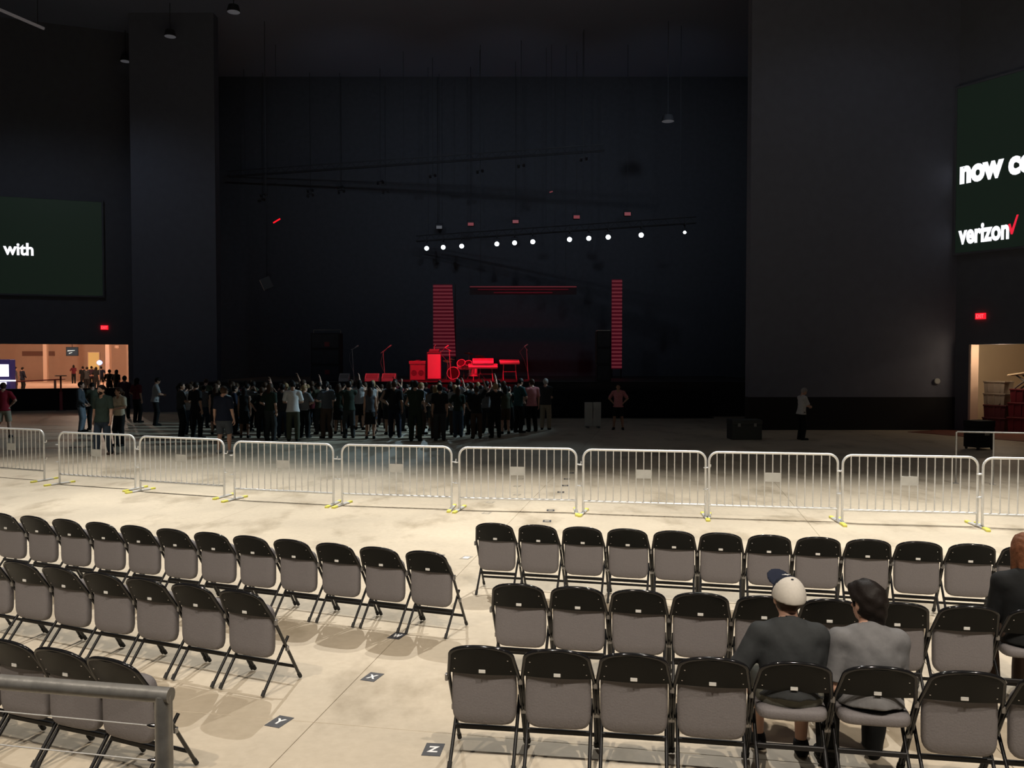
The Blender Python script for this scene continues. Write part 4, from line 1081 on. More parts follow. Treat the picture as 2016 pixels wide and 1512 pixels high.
for k, (z, e) in enumerate(((0.10, 0.55), (0.26, 0.85), (0.40, 1.0))):
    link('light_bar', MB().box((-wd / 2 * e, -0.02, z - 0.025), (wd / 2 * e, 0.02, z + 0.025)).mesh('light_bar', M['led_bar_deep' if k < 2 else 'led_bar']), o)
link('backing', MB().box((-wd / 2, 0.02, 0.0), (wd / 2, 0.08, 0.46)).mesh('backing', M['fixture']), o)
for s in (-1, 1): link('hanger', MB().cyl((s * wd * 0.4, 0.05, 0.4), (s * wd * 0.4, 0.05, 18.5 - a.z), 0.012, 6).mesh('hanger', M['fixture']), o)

# tall red case
p = on_stage(855, 38.4)
o = thing('road_case', 'tall pale case glowing red in the stage light beside the drum kit', 'case', p, math.radians(4))
link('body', MB().box((-0.30, -0.3, 0.10), (0.30, 0.3, 1.22), bev=0.015).mesh('body', M['case_white']), o)
link('lid', MB().box((-0.32, -0.32, 1.22), (0.32, 0.32, 1.30), bev=0.012).mesh('lid', M['gear_dark']), o)
for sx in (-1, 1):
    link('edge_strip', MB().box((sx * 0.30 - 0.015, -0.315, 0.10), (sx * 0.30 + 0.015, -0.285, 1.22)).mesh('edge_strip', M['gear_dark']), o)
    for sy in (-1, 1):
        link('caster', MB().cyl((sx * 0.24 - 0.02, sy * 0.24, 0.05), (sx * 0.24 + 0.02, sy * 0.24, 0.05), 0.05, 12).box((sx * .24 - .03, sy * .24 - .03, .08), (sx * .24 + .03, sy * .24 + .03, .11)).mesh('caster', M['gear_dark'], 40), o)
# small mixer on the case
o = thing('mixer', 'small tilted mixer on top of the tall red case', 'mixer', p + Vector((0, 0, 1.30)))
link('body', MB().prism([(-0.18, 0.0), (0.18, 0.0), (0.18, 0.14), (-0.18, 0.05)], -0.22, 0.22, Matrix.Rotation(math.pi / 2, 4, 'X') @ Matrix.Rotation(math.pi / 2, 4, 'Y')).mesh('body', M['gear_dark']), o)
link('lamp', MB().tube([(0, 0.1, 0.10), (0.0, 0.1, 0.26), (0.06, 0.02, 0.32)], 0.012, 8).mesh('lamp', M['case_white'], 50), o)
# amplifier
p = on_stage(823, 38.8)
o = thing('guitar_amplifier', 'red-lit amplifier cabinet with a head, beside the tall red case', 'amplifier', p)
link('cabinet', MB().box((-0.36, -0.18, 0.0), (0.36, 0.18, 0.74), bev=0.02).mesh('cabinet', M['gear_dark']), o)
link('grille', MB().box((-0.32, -0.20, 0.04), (0.32, -0.181, 0.70)).mesh('grille', M['gear_grille']), o)
link('head', MB().box((-0.40, -0.16, 0.745), (0.36, 0.16, 0.90), bev=0.02).mesh('head', M['gear_grille']), o)
link('handle', MB().tube([(-0.1, 0, 0.9), (-0.08, 0, 0.93), (0.08, 0, 0.93), (0.1, 0, 0.9)], 0.012, 6).mesh('handle', M['gear_dark']), o)
for sx in (-1, 1):
    link('speaker_cone', MB().lathe([(0.13, 0), (0.12, 0.012), (0.04, 0.004), (0.03, 0.012)], 20, (sx * 0.16, -0.201, 0.36), Matrix.Rotation(math.pi / 2, 3, 'X')).mesh('speaker_cone', M['gear_dark'], 40), o)
# floor wedges
def wedge(u, y, label, s_=1.0):
    o = thing('stage_monitor', label, 'monitor', on_stage(u, y), math.radians(180))
    link('cabinet', MB().prism([(-0.22, 0.0), (0.22, 0.0), (0.22, 0.12), (-0.02, 0.34), (-0.22, 0.34)], -0.38 * s_, 0.38 * s_, Matrix.Rotation(math.pi / 2, 4, 'Z') @ Matrix.Rotation(math.pi / 2, 4, 'X')).mesh('cabinet', M['case_white']), o)
    link('grille', MB().box((-0.33 * s_, 0.0, 0.0), (0.33 * s_, 0.27, 0.012)).mesh('grille', M['gear_grille']), o, (0, 0.215, 0.135), (math.radians(137), 0, 0))
wedge(733, 38.0, 'low red-lit stage monitor nearest the speaker stack', 0.8)
wedge(766, 38.0, 'low red-lit stage monitor under the microphone stand', 0.8)
wedge(678, 37.8, 'low dim red stage monitor in front of the speaker stack', 0.55)
# microphone stands
def mic(u, y, hgt, label, boom=(0.3, 0, 0.25), rz=0):
    o = thing('microphone_stand', label, 'microphone stand', on_stage(u, y), rz)
    link('base', MB().lathe([(0.15, 0), (0.15, 0.015), (0.03, 0.03)], 20).mesh('base', M['gear_dark'], 40), o)
    link('pole', MB().cyl((0, 0, 0.02), (-0.08, 0, hgt), 0.013, 8).mesh('pole', M['case_white'], 40), o)
    link('boom', MB().cyl((-0.08 - boom[0] * 0.5, 0, hgt - boom[2] * 0.5), (-0.08 + boom[0], 0, hgt + boom[2]), 0.010, 8).mesh('boom', M['case_white'], 40), o)
    e = Vector((-0.08 + boom[0], 0, hgt + boom[2]))
    link('microphone', MB().tube([e, e + Vector((0.12, 0, 0.08))], 0.022, 8, False, 0.034).lathe([(0.01, 0.03), (0.036, 0.015), (0.036, -0.01), (0.02, -0.03)], 10, e + Vector((0.14, 0, 0.095))).mesh('microphone', M['case_white'], 60), o)
    link('cable', MB().tube([e, e + Vector((-0.22, 0, -0.25)), (-0.20, 0.02, hgt - 0.5), (-0.12, 0.02, hgt - 0.75), (-0.03, 0.02, 0.4), (0.05, 0.05, 0.01)], 0.008, 6).mesh('cable', M['gear_grille'], 60), o)
mic(758, 38.2, 1.33, 'red-lit boom microphone stand with hanging cable near the front of the stage', (0.22, 0, 0.17))
mic(697, 38.0, 1.42, 'thin microphone stand beside the speaker stack', (0.12, 0, 0.06))
mic(888, 39.4, 1.40, 'microphone stand behind the tall red case', (-0.2, 0, 0.1))
mic(1040, 40.2, 1.45, 'thin microphone stand at the far end of the keyboards', (-0.1, 0, 0.12))

# drum kit
def drum(o, nm, c, r, d, rot, shell='drum_shell', head='drum_head'):
    b = link(nm, MB().lathe([(r * 0.98, -d / 2), (r, -d / 2 + 0.01), (r, d / 2 - 0.01), (r * 0.98, d / 2)], 24, c, rot).mesh(nm, M[shell], 40), o)
    ax = rot @ Vector((0, 0, 1))
    for s_ in (1, -1):
        link('drum_head', MB().lathe([(r * 0.97, -0.003 + 0.003 * s_), (r * 0.96, 0.003 + 0.003 * s_)], 24, Vector(c) + ax * (s_ * d / 2), rot).mesh('drum_head', M[head], 40), b)
    ring = [Vector(c) + ax * (d / 2 + 0.004) + (rot @ Vector((r * 1.01 * math.cos(a), r * 1.01 * math.sin(a), 0))) for a in np.linspace(0, 2 * math.pi, 25)[:-1]]
    link('hoop', MB().tube(ring, 0.02, 6, True).mesh('hoop', M['drum_shell'], 60), b)
    ring = [Vector(c) - ax * (d / 2 + 0.004) + (rot @ Vector((r * 1.01 * math.cos(a), r * 1.01 * math.sin(a), 0))) for a in np.linspace(0, 2 * math.pi, 25)[:-1]]
    link('hoop', MB().tube(ring, 0.024, 6, True).mesh('hoop', M['drum_shell'], 60), b)
    return b
p = on_stage(905, 40.0)
o = thing('drum_rug', 'thin dark rug under the drum kit', 'rug', p + Vector((0.2, 0.4, 0)))
link('pile', MB().box((-1.2, -1.0, 0.0), (1.2, 1.0, 0.012), bev=0.004).mesh('pile', M['stage_wood']), o)
link('border', MB().box((-1.25, -1.05, 0.0), (1.25, -1.0, 0.013)).box((-1.25, 1.0, 0.0), (1.25, 1.05, 0.013)).mesh('border', M['gear_dark']), o)['kind'] = 'stuff'
kit = thing('drum_kit', 'red-lit drum kit with cymbals at the middle of the stage', 'drum kit', p + Vector((0, 0, 0.013)))
RX = Matrix.Rotation(math.pi / 2, 3, 'X'); T = lambda a, b_=0: Matrix.Rotation(math.radians(a), 3, 'X') @ Matrix.Rotation(math.radians(b_), 3, 'Y')
drum(kit, 'bass_drum', (-0.28, -0.15, 0.31), 0.28, 0.42, RX)
drum(kit, 'tom', (0.10, -0.10, 0.72), 0.19, 0.24, T(55, -10))
drum(kit, 'tom', (0.42, -0.05, 0.70), 0.17, 0.22, T(40, -8))
drum(kit, 'floor_tom', (0.62, 0.30, 0.38), 0.20, 0.40, T(0))
drum(kit, 'snare_drum', (0.02, 0.45, 0.62), 0.18, 0.15, T(-8))
for nm, (x, y, z), r, tl in (('cymbal', (-0.58, 0.12, 0.86), 0.22, 14), ('cymbal', (0.42, 0.30, 1.22), 0.24, -8), ('cymbal', (0.95, 0.25, 1.08), 0.24, -14), ('hi_hat', (-0.42, 0.42, 0.95), 0.18, 4)):
    cy = link(nm, MB().lathe([(r, 0), (r * 0.6, 0.018), (r * 0.2, 0.028), (r * 0.12, 0.05), (0.012, 0.056)], 24, (x, y, z), T(tl, 6)).mesh(nm, M['brass'], 50), kit)
    st = MB().cyl((x, y, 0.25), (x, y, z + 0.07), 0.013, 8)
    for a in (0.3, 2.4, 4.5): st.cyl((x, y, 0.35), (x + 0.24 * math.cos(a), y + 0.24 * math.sin(a), 0.012), 0.010, 6)
    link('stand', st.mesh('stand', M['chrome'], 50), cy)
link('throne', MB().lathe([(0.02, 0.0), (0.02, 0.44), (0.17, 0.45), (0.18, 0.50), (0.12, 0.53)], 16, (0.15, 0.80, 0.0)).mesh('throne', M['gear_dark'], 40), kit)

# keyboards on stands
def keyboard(u, y, z, wd, label, tilt=0.0, rz=0.0, tier=None):
    o = thing('keyboard', label, 'keyboard', on_stage(u, y), rz)
    st = MB()
    for sx in (-1, 1):
        st.cyl((sx * wd * 0.34, -0.22, 0.02), (sx * wd * 0.30, 0.16, z - 0.02), 0.018, 8).cyl((sx * wd * 0.34, 0.22, 0.02), (sx * wd * 0.30, -0.16, z - 0.02), 0.018, 8)
    st.cyl((-wd * 0.32, 0, z * 0.5), (wd * 0.32, 0, z * 0.5), 0.014, 8)
    link('stand', st.mesh('stand', M['gear_grille'], 40), o)
    for k, zz in enumerate([z] + ([tier] if tier else [])):
        w2 = wd * (1 if k == 0 else 0.72)
        bd = link('keyboard_body', MB().box((-w2 / 2, -0.17, 0), (w2 / 2, 0.17, 0.10), bev=0.012).mesh('keyboard_body', M['case_white']), o, (0, 0.05 * k, zz), (math.radians(tilt + 14 * k), 0, 0))
        ks = MB()
        nk = int(w2 / 0.045)
        for j in range(nk): ks.box((-w2 / 2 + 0.03 + j * (w2 - 0.06) / nk, 0.0, 0.10), (-w2 / 2 + 0.03 + (j + 0.9) * (w2 - 0.06) / nk, 0.15, 0.112))
        kk = link('keys', ks.mesh('keys', M['gear_grille']), bd); kk['kind'] = 'stuff'
    if tier:
        link('upper_arm', MB().cyl((-wd * 0.3, 0.16, z), (-wd * 0.3, 0.16, tier + 0.02), 0.014, 8).cyl((wd * 0.3, 0.16, z), (wd * 0.3, 0.16, tier + 0.02), 0.014, 8).mesh('upper_arm', M['gear_grille'], 40), o)
keyboard(951, 38.2, 0.62, 1.30, 'two-tier red-lit keyboard stack beside the drum kit', 24, 0.05, 0.84)
keyboard(1003, 38.9, 0.80, 0.90, 'red-lit keyboard on a stand right of the two-tier stack', 20, 0.12)
# speaker stack (near side) and tower (far side)
def speaker_stack(u, y, n, wd, hgt, label):
    o = thing('speaker_stack', label, 'speaker stack', on_stage(u, y))
    for k in range(n):
        cb = link('speaker_cabinet', MB().box((-wd / 2, -0.4, k * hgt), (wd / 2, 0.4, (k + 1) * hgt - 0.012), bev=0.015).mesh('speaker_cabinet', M['fixture']), o)
        link('grille', MB().box((-wd / 2 + 0.05, -0.415, k * hgt + 0.05), (wd / 2 - 0.05, -0.401, (k + 1) * hgt - 0.06)).mesh('grille', M['drape']), cb)
    return o
o = speaker_stack(644, 38.6, 3, 1.30, 0.72, 'dark speaker stack on the near side of the stage')
for z in (0.30, 1.55): link('badge', MB().box((-0.02, -0.43, z), (0.20, -0.416, z + 0.20)).mesh('badge', mat('plum_badge', (.25, .05, .06), .6)), o)['label'] = 'dull red square'
link('rack_rail', MB().cyl((-0.6, 0, 2.30), (0.62, 0, 2.30), 0.02, 6).cyl((-0.6, 0, 2.14), (-0.6, 0, 2.30), 0.02, 6).cyl((0.62, 0, 2.14), (0.62, 0, 2.30), 0.02, 6).mesh('rack_rail', M['rail_steel']), o)
o = speaker_stack(1187, 37.6, 3, 0.62, 0.74, 'dark speaker tower with a pale top on the far side of the stage')
link('top_cover', MB().box((-0.28, -0.4, 2.21), (0.28, 0.4, 2.25), bev=0.01).mesh('top_cover', M['white_panel']), o)
# white panel, dark case, stage barricade
p = foot_at(1167, 842)
o = thing('portable_screen', 'pale upright panel with a vertical seam at the stage front', 'panel', p, 0.06)
for s in (-1, 1): link('leaf', MB().box((s * 0.155 - 0.145, -0.03, 0.06), (s * 0.155 + 0.145, 0.03, 0.93), bev=0.008).mesh('leaf', M['white_panel']), o)
for s in (-1, 1): link('foot', MB().box((s * 0.2 - 0.04, -0.2, 0.0), (s * 0.2 + 0.04, 0.2, 0.06), bev=0.008).mesh('foot', M['gear_dark']), o)
p = foot_at(1465, 864)
o = thing('equipment_case', 'low dark grey case on the floor before the dark wall', 'case', p, 0.03)
link('body', MB().box((-0.47, -0.3, 0.0), (0.47, 0.3, 0.46), bev=0.015).mesh('body', mat('slate_case', (.05, .055, .05), .6)), o)
link('lid', MB().box((-0.48, -0.31, 0.46), (0.48, 0.31, 0.62), bev=0.015).mesh('lid', mat('slate_lid', (.055, .06, .055), .6)), o)
for s in (-1, 1): link('latch', MB().box((s * 0.25 - 0.04, -0.325, 0.41), (s * 0.25 + 0.04, -0.301, 0.51)).mesh('latch', M['rail_steel']), o)
# black stage-front barricade panels
for i, x in enumerate(np.arange(-9.2, 8.2, 1.22)):
    o = thing('stage_barricade', 'black stage-front barricade panel, %s counted from the dark pier' % ORD[i], 'barricade', (x, 36.3, 0), 0, 'black barricades at the stage front')
    link('panel', MB().box((-0.6, -0.03, 0.05), (0.6, 0.0, 1.1), bev=0.01).mesh('panel', M['dado']), o)
    link('top_rail', MB().tube([(-0.6, -0.02, 1.12), (0.6, -0.02, 1.12)], 0.03, 8).mesh('top_rail', M['dado'], 60), o)
    link('foot_plate', MB().box((-0.6, -0.5, 0.0), (0.6, 0.4, 0.03)).mesh('foot_plate', M['dado']), o)

# ================================================================== OVERHEAD LIGHTING
def can_light(p, target, r, lens, label, group, body_len=0.3, hang=True, cat='stage light'):
    o = thing('stage_light', label, cat, p, 0, group)
    q = (Vector(target) - Vector(p)).to_track_quat('-Z', 'Y').to_matrix()
    link('housing', MB().lathe([(r * 0.55, body_len), (r * 0.95, body_len * 0.7), (r * 1.12, 0.02), (r * 1.12, -0.02), (r * 1.02, -0.02)], 14, (0, 0, 0), q).mesh('housing', M['fixture'], 40), o)
    link('lens', MB().lathe([(r, -0.02), (r * 0.7, -0.035), (r * 0.2, -0.04)], 14, (0, 0, 0), q).mesh('lens', lens, 60), o)
    link('yoke', MB().tube([(-r * 1.2, 0, 0), (-r * 1.3, 0, r * 2.4), (r * 1.3, 0, r * 2.4), (r * 1.2, 0, 0)], 0.016, 6).cyl((0, 0, r * 2.4), (0, 0, 0.40), 0.018, 6).box((-0.03, -0.2, 0.34), (0.03, 0.2, 0.46)).box((-0.02, -0.02, 0.40), (0.02, 0.02, 0.78)).mesh('yoke', M['fixture'], 40), o)
    return o
def truss(pts, label, r=0.03):
    o = thing('lighting_truss', label, 'truss', pts[0]); base = Vector(pts[0])
    P = [Vector(p) - base for p in pts]
    for dz, dy in ((0, -0.15), (0, 0.15), (0.3, 0)):
        link('chord', MB().tube([p + Vector((0, dy, dz)) for p in P], r, 6).mesh('chord', M['fixture'], 60), o)
    n = max(6, int((P[-1] - P[0]).length / 0.6)); web = MB()
    for k in range(n):
        t0 = k / n; t1 = (k + 1) / n
        f_ = lambda t: P[0].lerp(P[-1], t)
        web.cyl(f_(t0) + Vector((0, -0.15, 0)), f_((t0 + t1) / 2) + Vector((0, 0, 0.3)), 0.012, 4).cyl(f_((t0 + t1) / 2) + Vector((0, 0, 0.3)), f_(t1) + Vector((0, 0.15, 0)), 0.012, 4)
    link('webbing', web.mesh('webbing', M['fixture']), o)['kind'] = 'stuff'
    for t in (0.05, 0.5, 0.95):
        q = P[0].lerp(P[-1], t); link('hanger', MB().cyl(q + Vector((0, 0, 0.3)), (q.x, q.y, 18.5 - base.z), 0.012, 6).mesh('hanger', M['fixture']), o)
    return o
white_px = [(841, 490), (874, 489), (910, 487), (979, 486), (1013, 483), (1048, 481), (1119, 476), (1156, 474), (1194, 471), (1262, 463), (1350, 456)]
W3 = [at_z(u, v, 8.6) for u, v in white_px]
wa, wb = Vector((W3[0].x - 0.6, W3[0].y, 9.02)), Vector((W3[-1].x + 0.5, W3[-1].y, 9.02))
truss([wa, wb], 'dark truss carrying the row of white stage lights')
for i, p in enumerate(W3):
    sm = i == len(W3) - 1
    t = (p.x - wa.x) / (wb.x - wa.x); p.y = wa.y + (wb.y - wa.y) * t
    can_light(p, (p.x * 0.35, 20, 0.5), 0.075 if sm else 0.12, M['lamp_white'], 'bright white stage light, %s from the red columns end of the row' % ORD[i], 'row of bright white stage lights')
for i in (1, 4, 7, 9):
    p = W3[i]
    spot((p.x, p.y - 0.5, p.z), (p.x * 0.5 - 3.0, 31.5, 2.0), 1300, COOL, 20, 0.8, 0.12)
# floor patch of cool light beyond the barrier
spot((3.2, 33.0, 10.0), (0.4, 23.0, 0), 260, COOL, 24, 0.9, 0.3)
spot((-4, 30.0, 11.0), (-5.5, 20.8, 0), 1000, COOL, 40, 0.95, 0.3)
pair_px = [(519, 386), (611, 377), (670, 370), (749, 361), (852, 348), (945, 339), (1026, 328), (1149, 315)]
PP = [at_z(u, v, 12.2) for u, v in pair_px]
truss([Vector((PP[0].x - 1, min(PP[0].y, 48), 12.66)), Vector((PP[-1].x + 1, PP[-1].y, 12.66))], 'dark high truss carrying pairs of dim lamps')
for i, p in enumerate(PP):
    p.y = min(p.y, 48.3)
    p = at_y(pair_px[i][0], pair_px[i][1], p.y)
    o = thing('twin_lamp', 'pair of dim grey lamps, %s pair from the dark pier, on the high truss' % ORD[i], 'stage light', p, 0, 'pairs of dim lamps on the high truss')
    for s in (-1, 1):
        q = Vector((s * 0.13, 0, 0.03 * s)); r = 0.06
        link('housing', MB().lathe([(r * 0.8, 0.25), (r * 1.15, 0.02), (r * 1.15, -0.01)], 12, q, Matrix.Rotation(math.radians(70), 3, 'X') @ Matrix.Rotation(math.pi, 3, 'X') @ Matrix.Rotation(math.pi, 3, 'X')).mesh('housing', M['fixture'], 40), o)
        link('lens', MB().lathe([(r, 0.0), (r * 0.7, 0.03), (r * 0.2, 0.04)], 12, q + Vector((0, -0.02, -0.01)), Matrix.Rotation(math.radians(100), 3, 'X')).mesh('lens', M['lamp_dim'], 60), o)
    link('clamp', MB().box((-0.2, 0.0, 0.08), (0.2, 0.05, 0.12)).cyl((0, 0.02, 0.1), (0, 0.02, 18.5 - p.z), 0.015, 6).mesh('clamp', M['fixture']), o)
for i, (u, v, red) in enumerate([(865, 448, 0), (927, 442, 1), (1015, 437, 1), (1135, 428, 1), (1235, 422, 1)]):
    p = at_z(u, v, 9.9)
    o = thing('moving_head', 'dim %s moving stage lamp, %s in its row above the white lights' % ('red' if red else 'grey', ORD[i]), 'stage light', p, 0, 'moving lamps above the white lights')
    link('head', MB().box((-0.18, -0.12, -0.10), (0.18, 0.12, 0.10), bev=0.03).mesh('head', M['fixture']), o)
    link('lens', MB().box((-0.16, -0.135, -0.085), (0.16, -0.121, 0.085), bev=0.004).mesh('lens', M['lamp_red_dim' if red else 'lamp_faint']), o)
    link('arm', MB().tube([(-0.2, 0, 0), (-0.2, 0, 0.22), (0.2, 0, 0.22), (0.2, 0, 0)], 0.02, 6).cyl((0, 0, 0.22), (0, 0, 18.5 - p.z), 0.014, 6).mesh('arm', M['fixture']), o)
p = at_z(545, 435, 10.0); p = at_y(545, 435, 44.0)
o = thing('strip_lamp', 'short slanted bright red lamp high beside the dark pier', 'stage light', p)
link('tube', MB().tube([(-0.18, 0, -0.10), (0.0, 0, 0.01), (0.17, 0, 0.11)], 0.035, 8).mesh('tube', M['lamp_red'], 50), o)
link('hanger', MB().cyl((0, 0.03, 0), (0, 0.03, 18.5 - p.z), 0.012, 6).mesh('hanger', M['fixture']), o)
p = at_y(1085, 378, 44.0)
o = thing('strip_lamp', 'tiny red lamp high above the keyboards', 'stage light', p)
link('tube', MB().tube([(-0.08, 0, -0.02), (0.08, 0, 0.03)], 0.03, 8).mesh('tube', M['lamp_red_dim'], 50), o)
link('hanger', MB().cyl((0, 0.03, 0), (0, 0.03, 18.5 - p.z), 0.012, 6).mesh('hanger', M['fixture']), o)
# hanging loudspeaker by the pier
p = at_y(525, 558, 41.0)
o = thing('hanging_speaker', 'small tilted grey loudspeaker hanging in the dark beside the pier', 'speaker', p, 0.3)
link('cabinet', MB().box((-0.24, -0.2, -0.28), (0.24, 0.2, 0.28), Matrix.Rotation(-0.42, 4, 'Y'), bev=0.02).mesh('cabinet', mat('slate_cabinet', (.10, .12, .15), .6)), o)
link('hanger', MB().cyl((0, 0, 0.25), (0, 0, 18.5 - p.z), 0.014, 6).mesh('hanger', M['fixture']), o)
# pendant housings under the ceiling; lens glow stands in for faint reflected light
for i, (u, v, r, t_) in enumerate([(335, 72, 0.17, 'middle of three over the dark pier'), (460, 24, 0.18, 'highest in view of three over the dark pier'), (247, 121, 0.16, 'lowest in view of three over the dark pier'), (1315, 239, 0.20, 'alone above the row of white lights')]):
    p = at_z(u, v, 17.0); r *= 1.45
    if p.y > 48: p = at_y(u, v, 41.0)
    o = thing('pendant_lamp', 'dim round pendant lamp, %s' % t_, 'lamp', p, 0, 'dim pendant lamps under the ceiling')
    link('shade', MB().lathe([(0.03, 0.34), (r * 0.8, 0.28), (r * 1.05, 0.03), (r * 1.05, 0.0)], 16).mesh('shade', M['fixture'], 40), o)
    link('lens', MB().lathe([(r, 0.0), (r * 0.6, -0.03), (r * 0.1, -0.04)], 16).mesh('lens', M['lamp_faint'], 50), o)
    link('stem', MB().cyl((0, 0, 0.3), (0, 0, 18.5 - p.z), 0.015, 6).mesh('stem', M['fixture']), o)
A = at_z(-40, 2, 17.0); B = at_z(86, 56, 17.0)
o = thing('strip_light', 'long thin pale strip under the ceiling at the corner', 'strip light', A)
link('tube', MB().tube([(0, 0, 0), B - A], 0.07, 8).mesh('tube', mat('pale_strip', (.4, .37, .37), .5, emit=(.05, .045, .045), estr=1.0), 50), o)
for t in (0.1, 0.9): link('hanger', MB().cyl((B - A) * t, (B - A) * t + Vector((0, 0, 1.5)), 0.012, 6).mesh('hanger', M['fixture']), o)

# red stage wash
RED = (1.0, 0.0, 0.02)
spot((-3.5, 33.5, 10.5), (-2.6, 38.8, 1.9), 5200, RED, 32, 0.5, 0.1)
spot((-6.5, 33.0, 10.5), (-5.9, 38.1, 1.9), 1500, RED, 13, 0.5, 0.1)
spot((0.5, 33.0, 10.5), (-1.3, 39.0, 1.8), 3600, RED, 30, 0.6, 0.1)
spot((1.5, 36.0, 9.5), (0.6, 43.5, 4.0), 350, RED, 50, 1.0, 0.2)

# ================================================================== STORE OPENING (right)
def store(t, dep, z=0.012): q = RW0 + RWD * t - RWN * dep; return Vector((q.x, q.y, z))
def tote(t, dep, z, wd, hgt, m, label, lid='case_grey'):
    o = thing('tote', label, 'storage tote', store(t, dep, z), ra, 'totes in the store opening')
    n = 4
    link('bin', MB().prism([(-wd / 2 * 0.93, 0), (wd / 2 * 0.93, 0), (wd / 2, hgt - 0.05), (-wd / 2, hgt - 0.05)], -0.28, 0.28, Matrix.Rotation(math.pi / 2, 4, 'X')).mesh('bin', M[m]), o)
    link('lid', MB().box((-wd / 2 - 0.02, -0.30, hgt - 0.05), (wd / 2 + 0.02, 0.30, hgt), bev=0.008).mesh('lid', M[m]), o)
    for k in range(-1, 2): link('rib', MB().box((k * wd * 0.28 - 0.02, -0.298, 0.05), (k * wd * 0.28 + 0.02, -0.262, hgt - 0.06)).mesh('rib', M[m]), o)
tote(0.98, 1.0, 0.012, 0.78, 0.46, 'tote_plum', 'dark plum tote at the bottom by the door jamb')
tote(1.00, 1.0, 0.472, 0.76, 0.44, 'tote_plum', 'dark plum tote stacked second by the door jamb')
tote(0.98, 1.0, 0.912, 0.74, 0.40, 'case_grey', 'greyish tote stacked third by the door jamb')
tote(0.98, 1.0, 1.312, 0.72, 0.42, 'case_grey', 'grey-topped box on top of the totes by the door jamb')
tote(1.95, 0.9, 0.012, 0.88, 0.52, 'tote_red', 'large red tote on the floor of the store')
tote(1.95, 0.9, 0.532, 0.86, 0.50, 'tote_red', 'large red tote stacked second in the store')
tote(2.0, 0.9, 1.032, 0.84, 0.46, 'tote_red', 'bright red tote on top of the red stack')
o = thing('folded_table', 'folding table with a pale top and crossed dark legs on the red totes', 'table', store(2.0, 0.95, 1.492), ra)
link('tabletop', MB().box((-0.55, -0.3, 0), (0.75, 0.3, 0.05), Matrix.Rotation(-0.16, 4, 'Y'), bev=0.008).mesh('tabletop', M['wood_top']), o, (0, 0, 0.52))
for s in (-1, 1):
    link('leg', MB().cyl((-0.35, s * 0.2, 0.0), (0.35, s * 0.2, 0.55), 0.028, 6).mesh('leg', M['gear_dark']), o)
    link('leg', MB().cyl((0.35, s * 0.2, 0.0), (-0.30, s * 0.2, 0.47), 0.028, 6).mesh('leg', M['gear_dark']), o)
o = thing('wall_shelf', 'brown shelf on the cream wall of the store', 'shelf', store(2.6, 5.17, 2.6), ra)
link('board', MB().box((-1.6, -0.35, 0), (3, 0.0, 0.14), bev=0.01).mesh('board', mat('brown_shelf', (.12, .075, .045), .6)), o)
for x in (-0.6, 1.2): link('bracket', MB().prism([(0, 0), (0, -0.4), (-0.3, 0)], x - 0.02, x + 0.02, Matrix.Rotation(math.pi / 2, 4, 'Y') @ Matrix.Rotation(math.pi / 2, 4, 'Z')).mesh('bracket', M['gear_dark']), o)
p = foot_at(1927, 884)
o = thing('equipment_case', 'black case with a pale mark on the floor at the store opening', 'case', p, 0.3)
link('body', MB().box((-0.30, -0.25, 0.06), (0.30, 0.25, 0.62), bev=0.015).mesh('body', M['dado']), o)
link('lid', MB().box((-0.31, -0.26, 0.62), (0.31, 0.26, 0.80), bev=0.015).mesh('lid', M['dado']), o)
link('mark', MB().box((-0.06, -0.262, 0.40), (0.10, -0.2505, 0.52)).mesh('mark', M['rail_steel']), o)
for sx in (-1, 1):
    for sy in (-1, 1): link('caster', MB().cyl((sx * 0.24 - 0.02, sy * 0.2, 0.035), (sx * 0.24 + 0.02, sy * 0.2, 0.035), 0.035, 10).mesh('caster', M['rubber'], 40), o)

# ================================================================== CONCOURSE THINGS (left)
p = at_y(142, 692, 88.0)
o = thing('television', 'small dark television hanging from the concourse ceiling', 'television', p, 0.25)
link('bezel', MB().box((-0.58, 0, -0.46), (0.58, 0.1, 0.46), bev=0.01).mesh('bezel', M['fixture']), o)
link('picture', MB().box((-0.52, -0.012, -0.40), (0.52, 0.0, 0.40)).mesh('picture', M['tv_blue']), o)
link('bright_band', MB().prism([(-0.45, 0.02), (0.2, 0.08), (0.3, 0.14), (-0.4, 0.12)], -0.003, 0.003, Matrix.Rotation(math.pi / 2, 4, 'X')).prism([(-0.3, -0.25), (0.0, -0.12), (0.02, -0.06), (-0.3, -0.16)], -0.003, 0.003, Matrix.Rotation(math.pi / 2, 4, 'X')).mesh('bright_band', mat('tv_band', (.6, .7, .7), .5, emit=(.45, .6, .6), estr=1.0)), o, (0, -0.016, 0))
link('bracket', MB().cyl((0, 0.08, 0.4), (0, 0.08, 7.0 - p.z), 0.03, 8).mesh('bracket', M['fixture']), o)
p = at_y(168, 745, 93.0)
o = thing('doorway_light', 'glowing yellow doorway behind the concourse group', 'doorway', (p.x, 94.95, 0))
link('door_frame', MB().box((-0.68, -0.05, 0), (-0.6, 0.02, 3.1)).box((0.6, -0.05, 0), (0.68, 0.02, 3.1)).box((-0.68, -0.05, 3.1), (0.68, 0.02, 3.18)).mesh('door_frame', M['tan_column']), o)
link('opening', MB().box((-0.6, -0.03, 0), (0.6, 0.01, 3.1)).mesh('opening', M['door_yellow']), o)
p = at_y(196, 714, 68.0)
o = thing('blue_lamp', 'round bluish white lamp on a pole above the concourse group', 'lamp', (p.x, p.y, 0))
link('globe', MB().lathe([(0.03, -0.2), (0.16, -0.13), (0.22, 0), (0.16, 0.13), (0.03, 0.2)], 16, (0, 0, p.z)).mesh('globe', M['blue_lamp'], True), o)
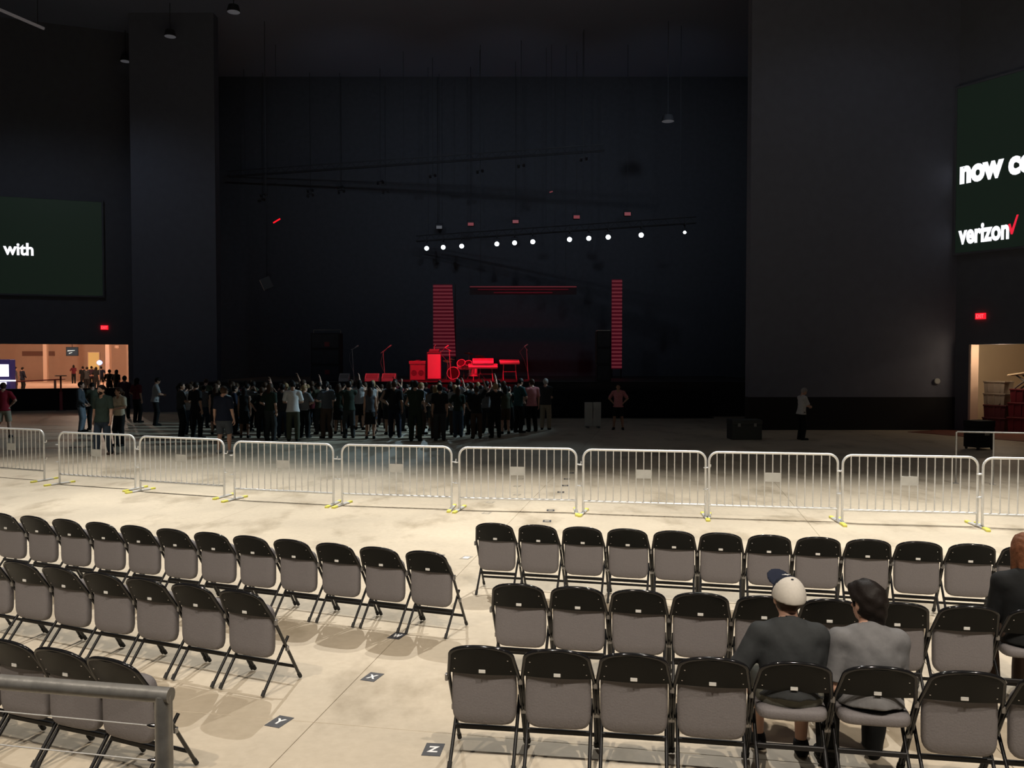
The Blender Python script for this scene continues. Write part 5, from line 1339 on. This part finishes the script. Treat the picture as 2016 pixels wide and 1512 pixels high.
link('pole', MB().cyl((0, 0, 0), (0, 0, p.z - 0.18), 0.03, 8).mesh('pole', M['gear_dark'], 40), o)
# white and violet display kiosk at the edge
p = at_y(6, 745, 50.0)
o = thing('display_kiosk', 'glaring white and violet display kiosk in the concourse', 'kiosk', (p.x - 0.35, 50.0, 0))
link('cabinet', MB().box((-1.1, 0.0, 0.0), (0.75, 0.6, 2.45), bev=0.03).mesh('cabinet', M['kiosk_blue']), o)
link('light_panel', MB().box((-1.0, -0.03, 1.44), (0.70, 0.0, 2.15), bev=0.01).mesh('light_panel', M['kiosk_white']), o)
link('shelf_light', MB().box((-0.6, -0.05, 1.0), (0.05, 0.0, 1.14)).box((0.2, -0.05, 0.98), (0.55, 0.0, 1.12)).box((0.1, -0.08, 1.16), (1.1, 0.0, 1.24)).mesh('shelf_light', M['kiosk_white']), o)
p = at_y(70, 750, 52.5)
o = thing('bar_counter', 'red-topped slanted counter beside the white display kiosk', 'counter', (p.x, 52.5, 0), 0.0)
link('counter_top', MB().box((-1.6, -0.35, 0), (1.6, 0.35, 0.07), bev=0.01).mesh('counter_top', M['red_counter']), o, (0, 0, 1.10), (0, -0.05, 0.2))
for s in (-1, 1): link('leg', MB().box((s * 1.2 - 0.05, -0.05, 0), (s * 1.2 + 0.05, 0.05, 1.13 + s * 0.04)).mesh('leg', M['gear_dark']), o)
q = LW0 + LWD * lw(122) + LWN * 0.5
o = thing('pole_table', 'tall thin pole table with red lower half before the low black wall', 'table', (q.x, q.y, 0))
link('tabletop', MB().lathe([(0.26, 0), (0.27, 0.02), (0.25, 0.04)], 20, (0, 0, 1.66)).mesh('tabletop', M['brown_top'] if 'brown_top' in M else M['gear_dark'], 40), o)
link('pole', MB().cyl((0, 0, 0.9), (0, 0, 1.66), 0.04, 10).mesh('pole', M['red_counter'], 40), o)
link('lower_pole', MB().cyl((0, 0, 0.03), (0, 0, 0.9), 0.07, 10).mesh('lower_pole', mat('faded_red_wrap', (.42, .10, .11), .6, noise=.3, nscale=9), 40), o)  # red light on the lower pole, painted into its colour
link('base', MB().lathe([(0.22, 0), (0.22, 0.02), (0.05, 0.04)], 20).mesh('base', M['gear_dark'], 40), o)
p = at_y(70, 699, 94.9)
o = thing('menu_board', 'long brown menu board on the concourse wall', 'board', (p.x, 94.96, 3.0))
link('board', MB().box((-1.5, -0.06, -0.25), (2.1, 0.0, 0.25), bev=0.01).mesh('board', mat('brown_board', (.20, .10, .075), .7)), o)
p = at_y(224, 683, 69.4)
o = thing('wall_lamp', 'pale rounded lamp high on the concourse side wall', 'lamp', (p.x, 69.98, p.z))
link('shade', MB().lathe([(0.02, -0.14), (0.17, -0.08), (0.2, 0.05), (0.14, 0.12)], 14).mesh('shade', M['tan_column'], True), o)
link('arm', MB().box((-0.03, -0.02, -0.03), (0.03, 0.05, 0.03)).mesh('arm', M['gear_dark']), o)
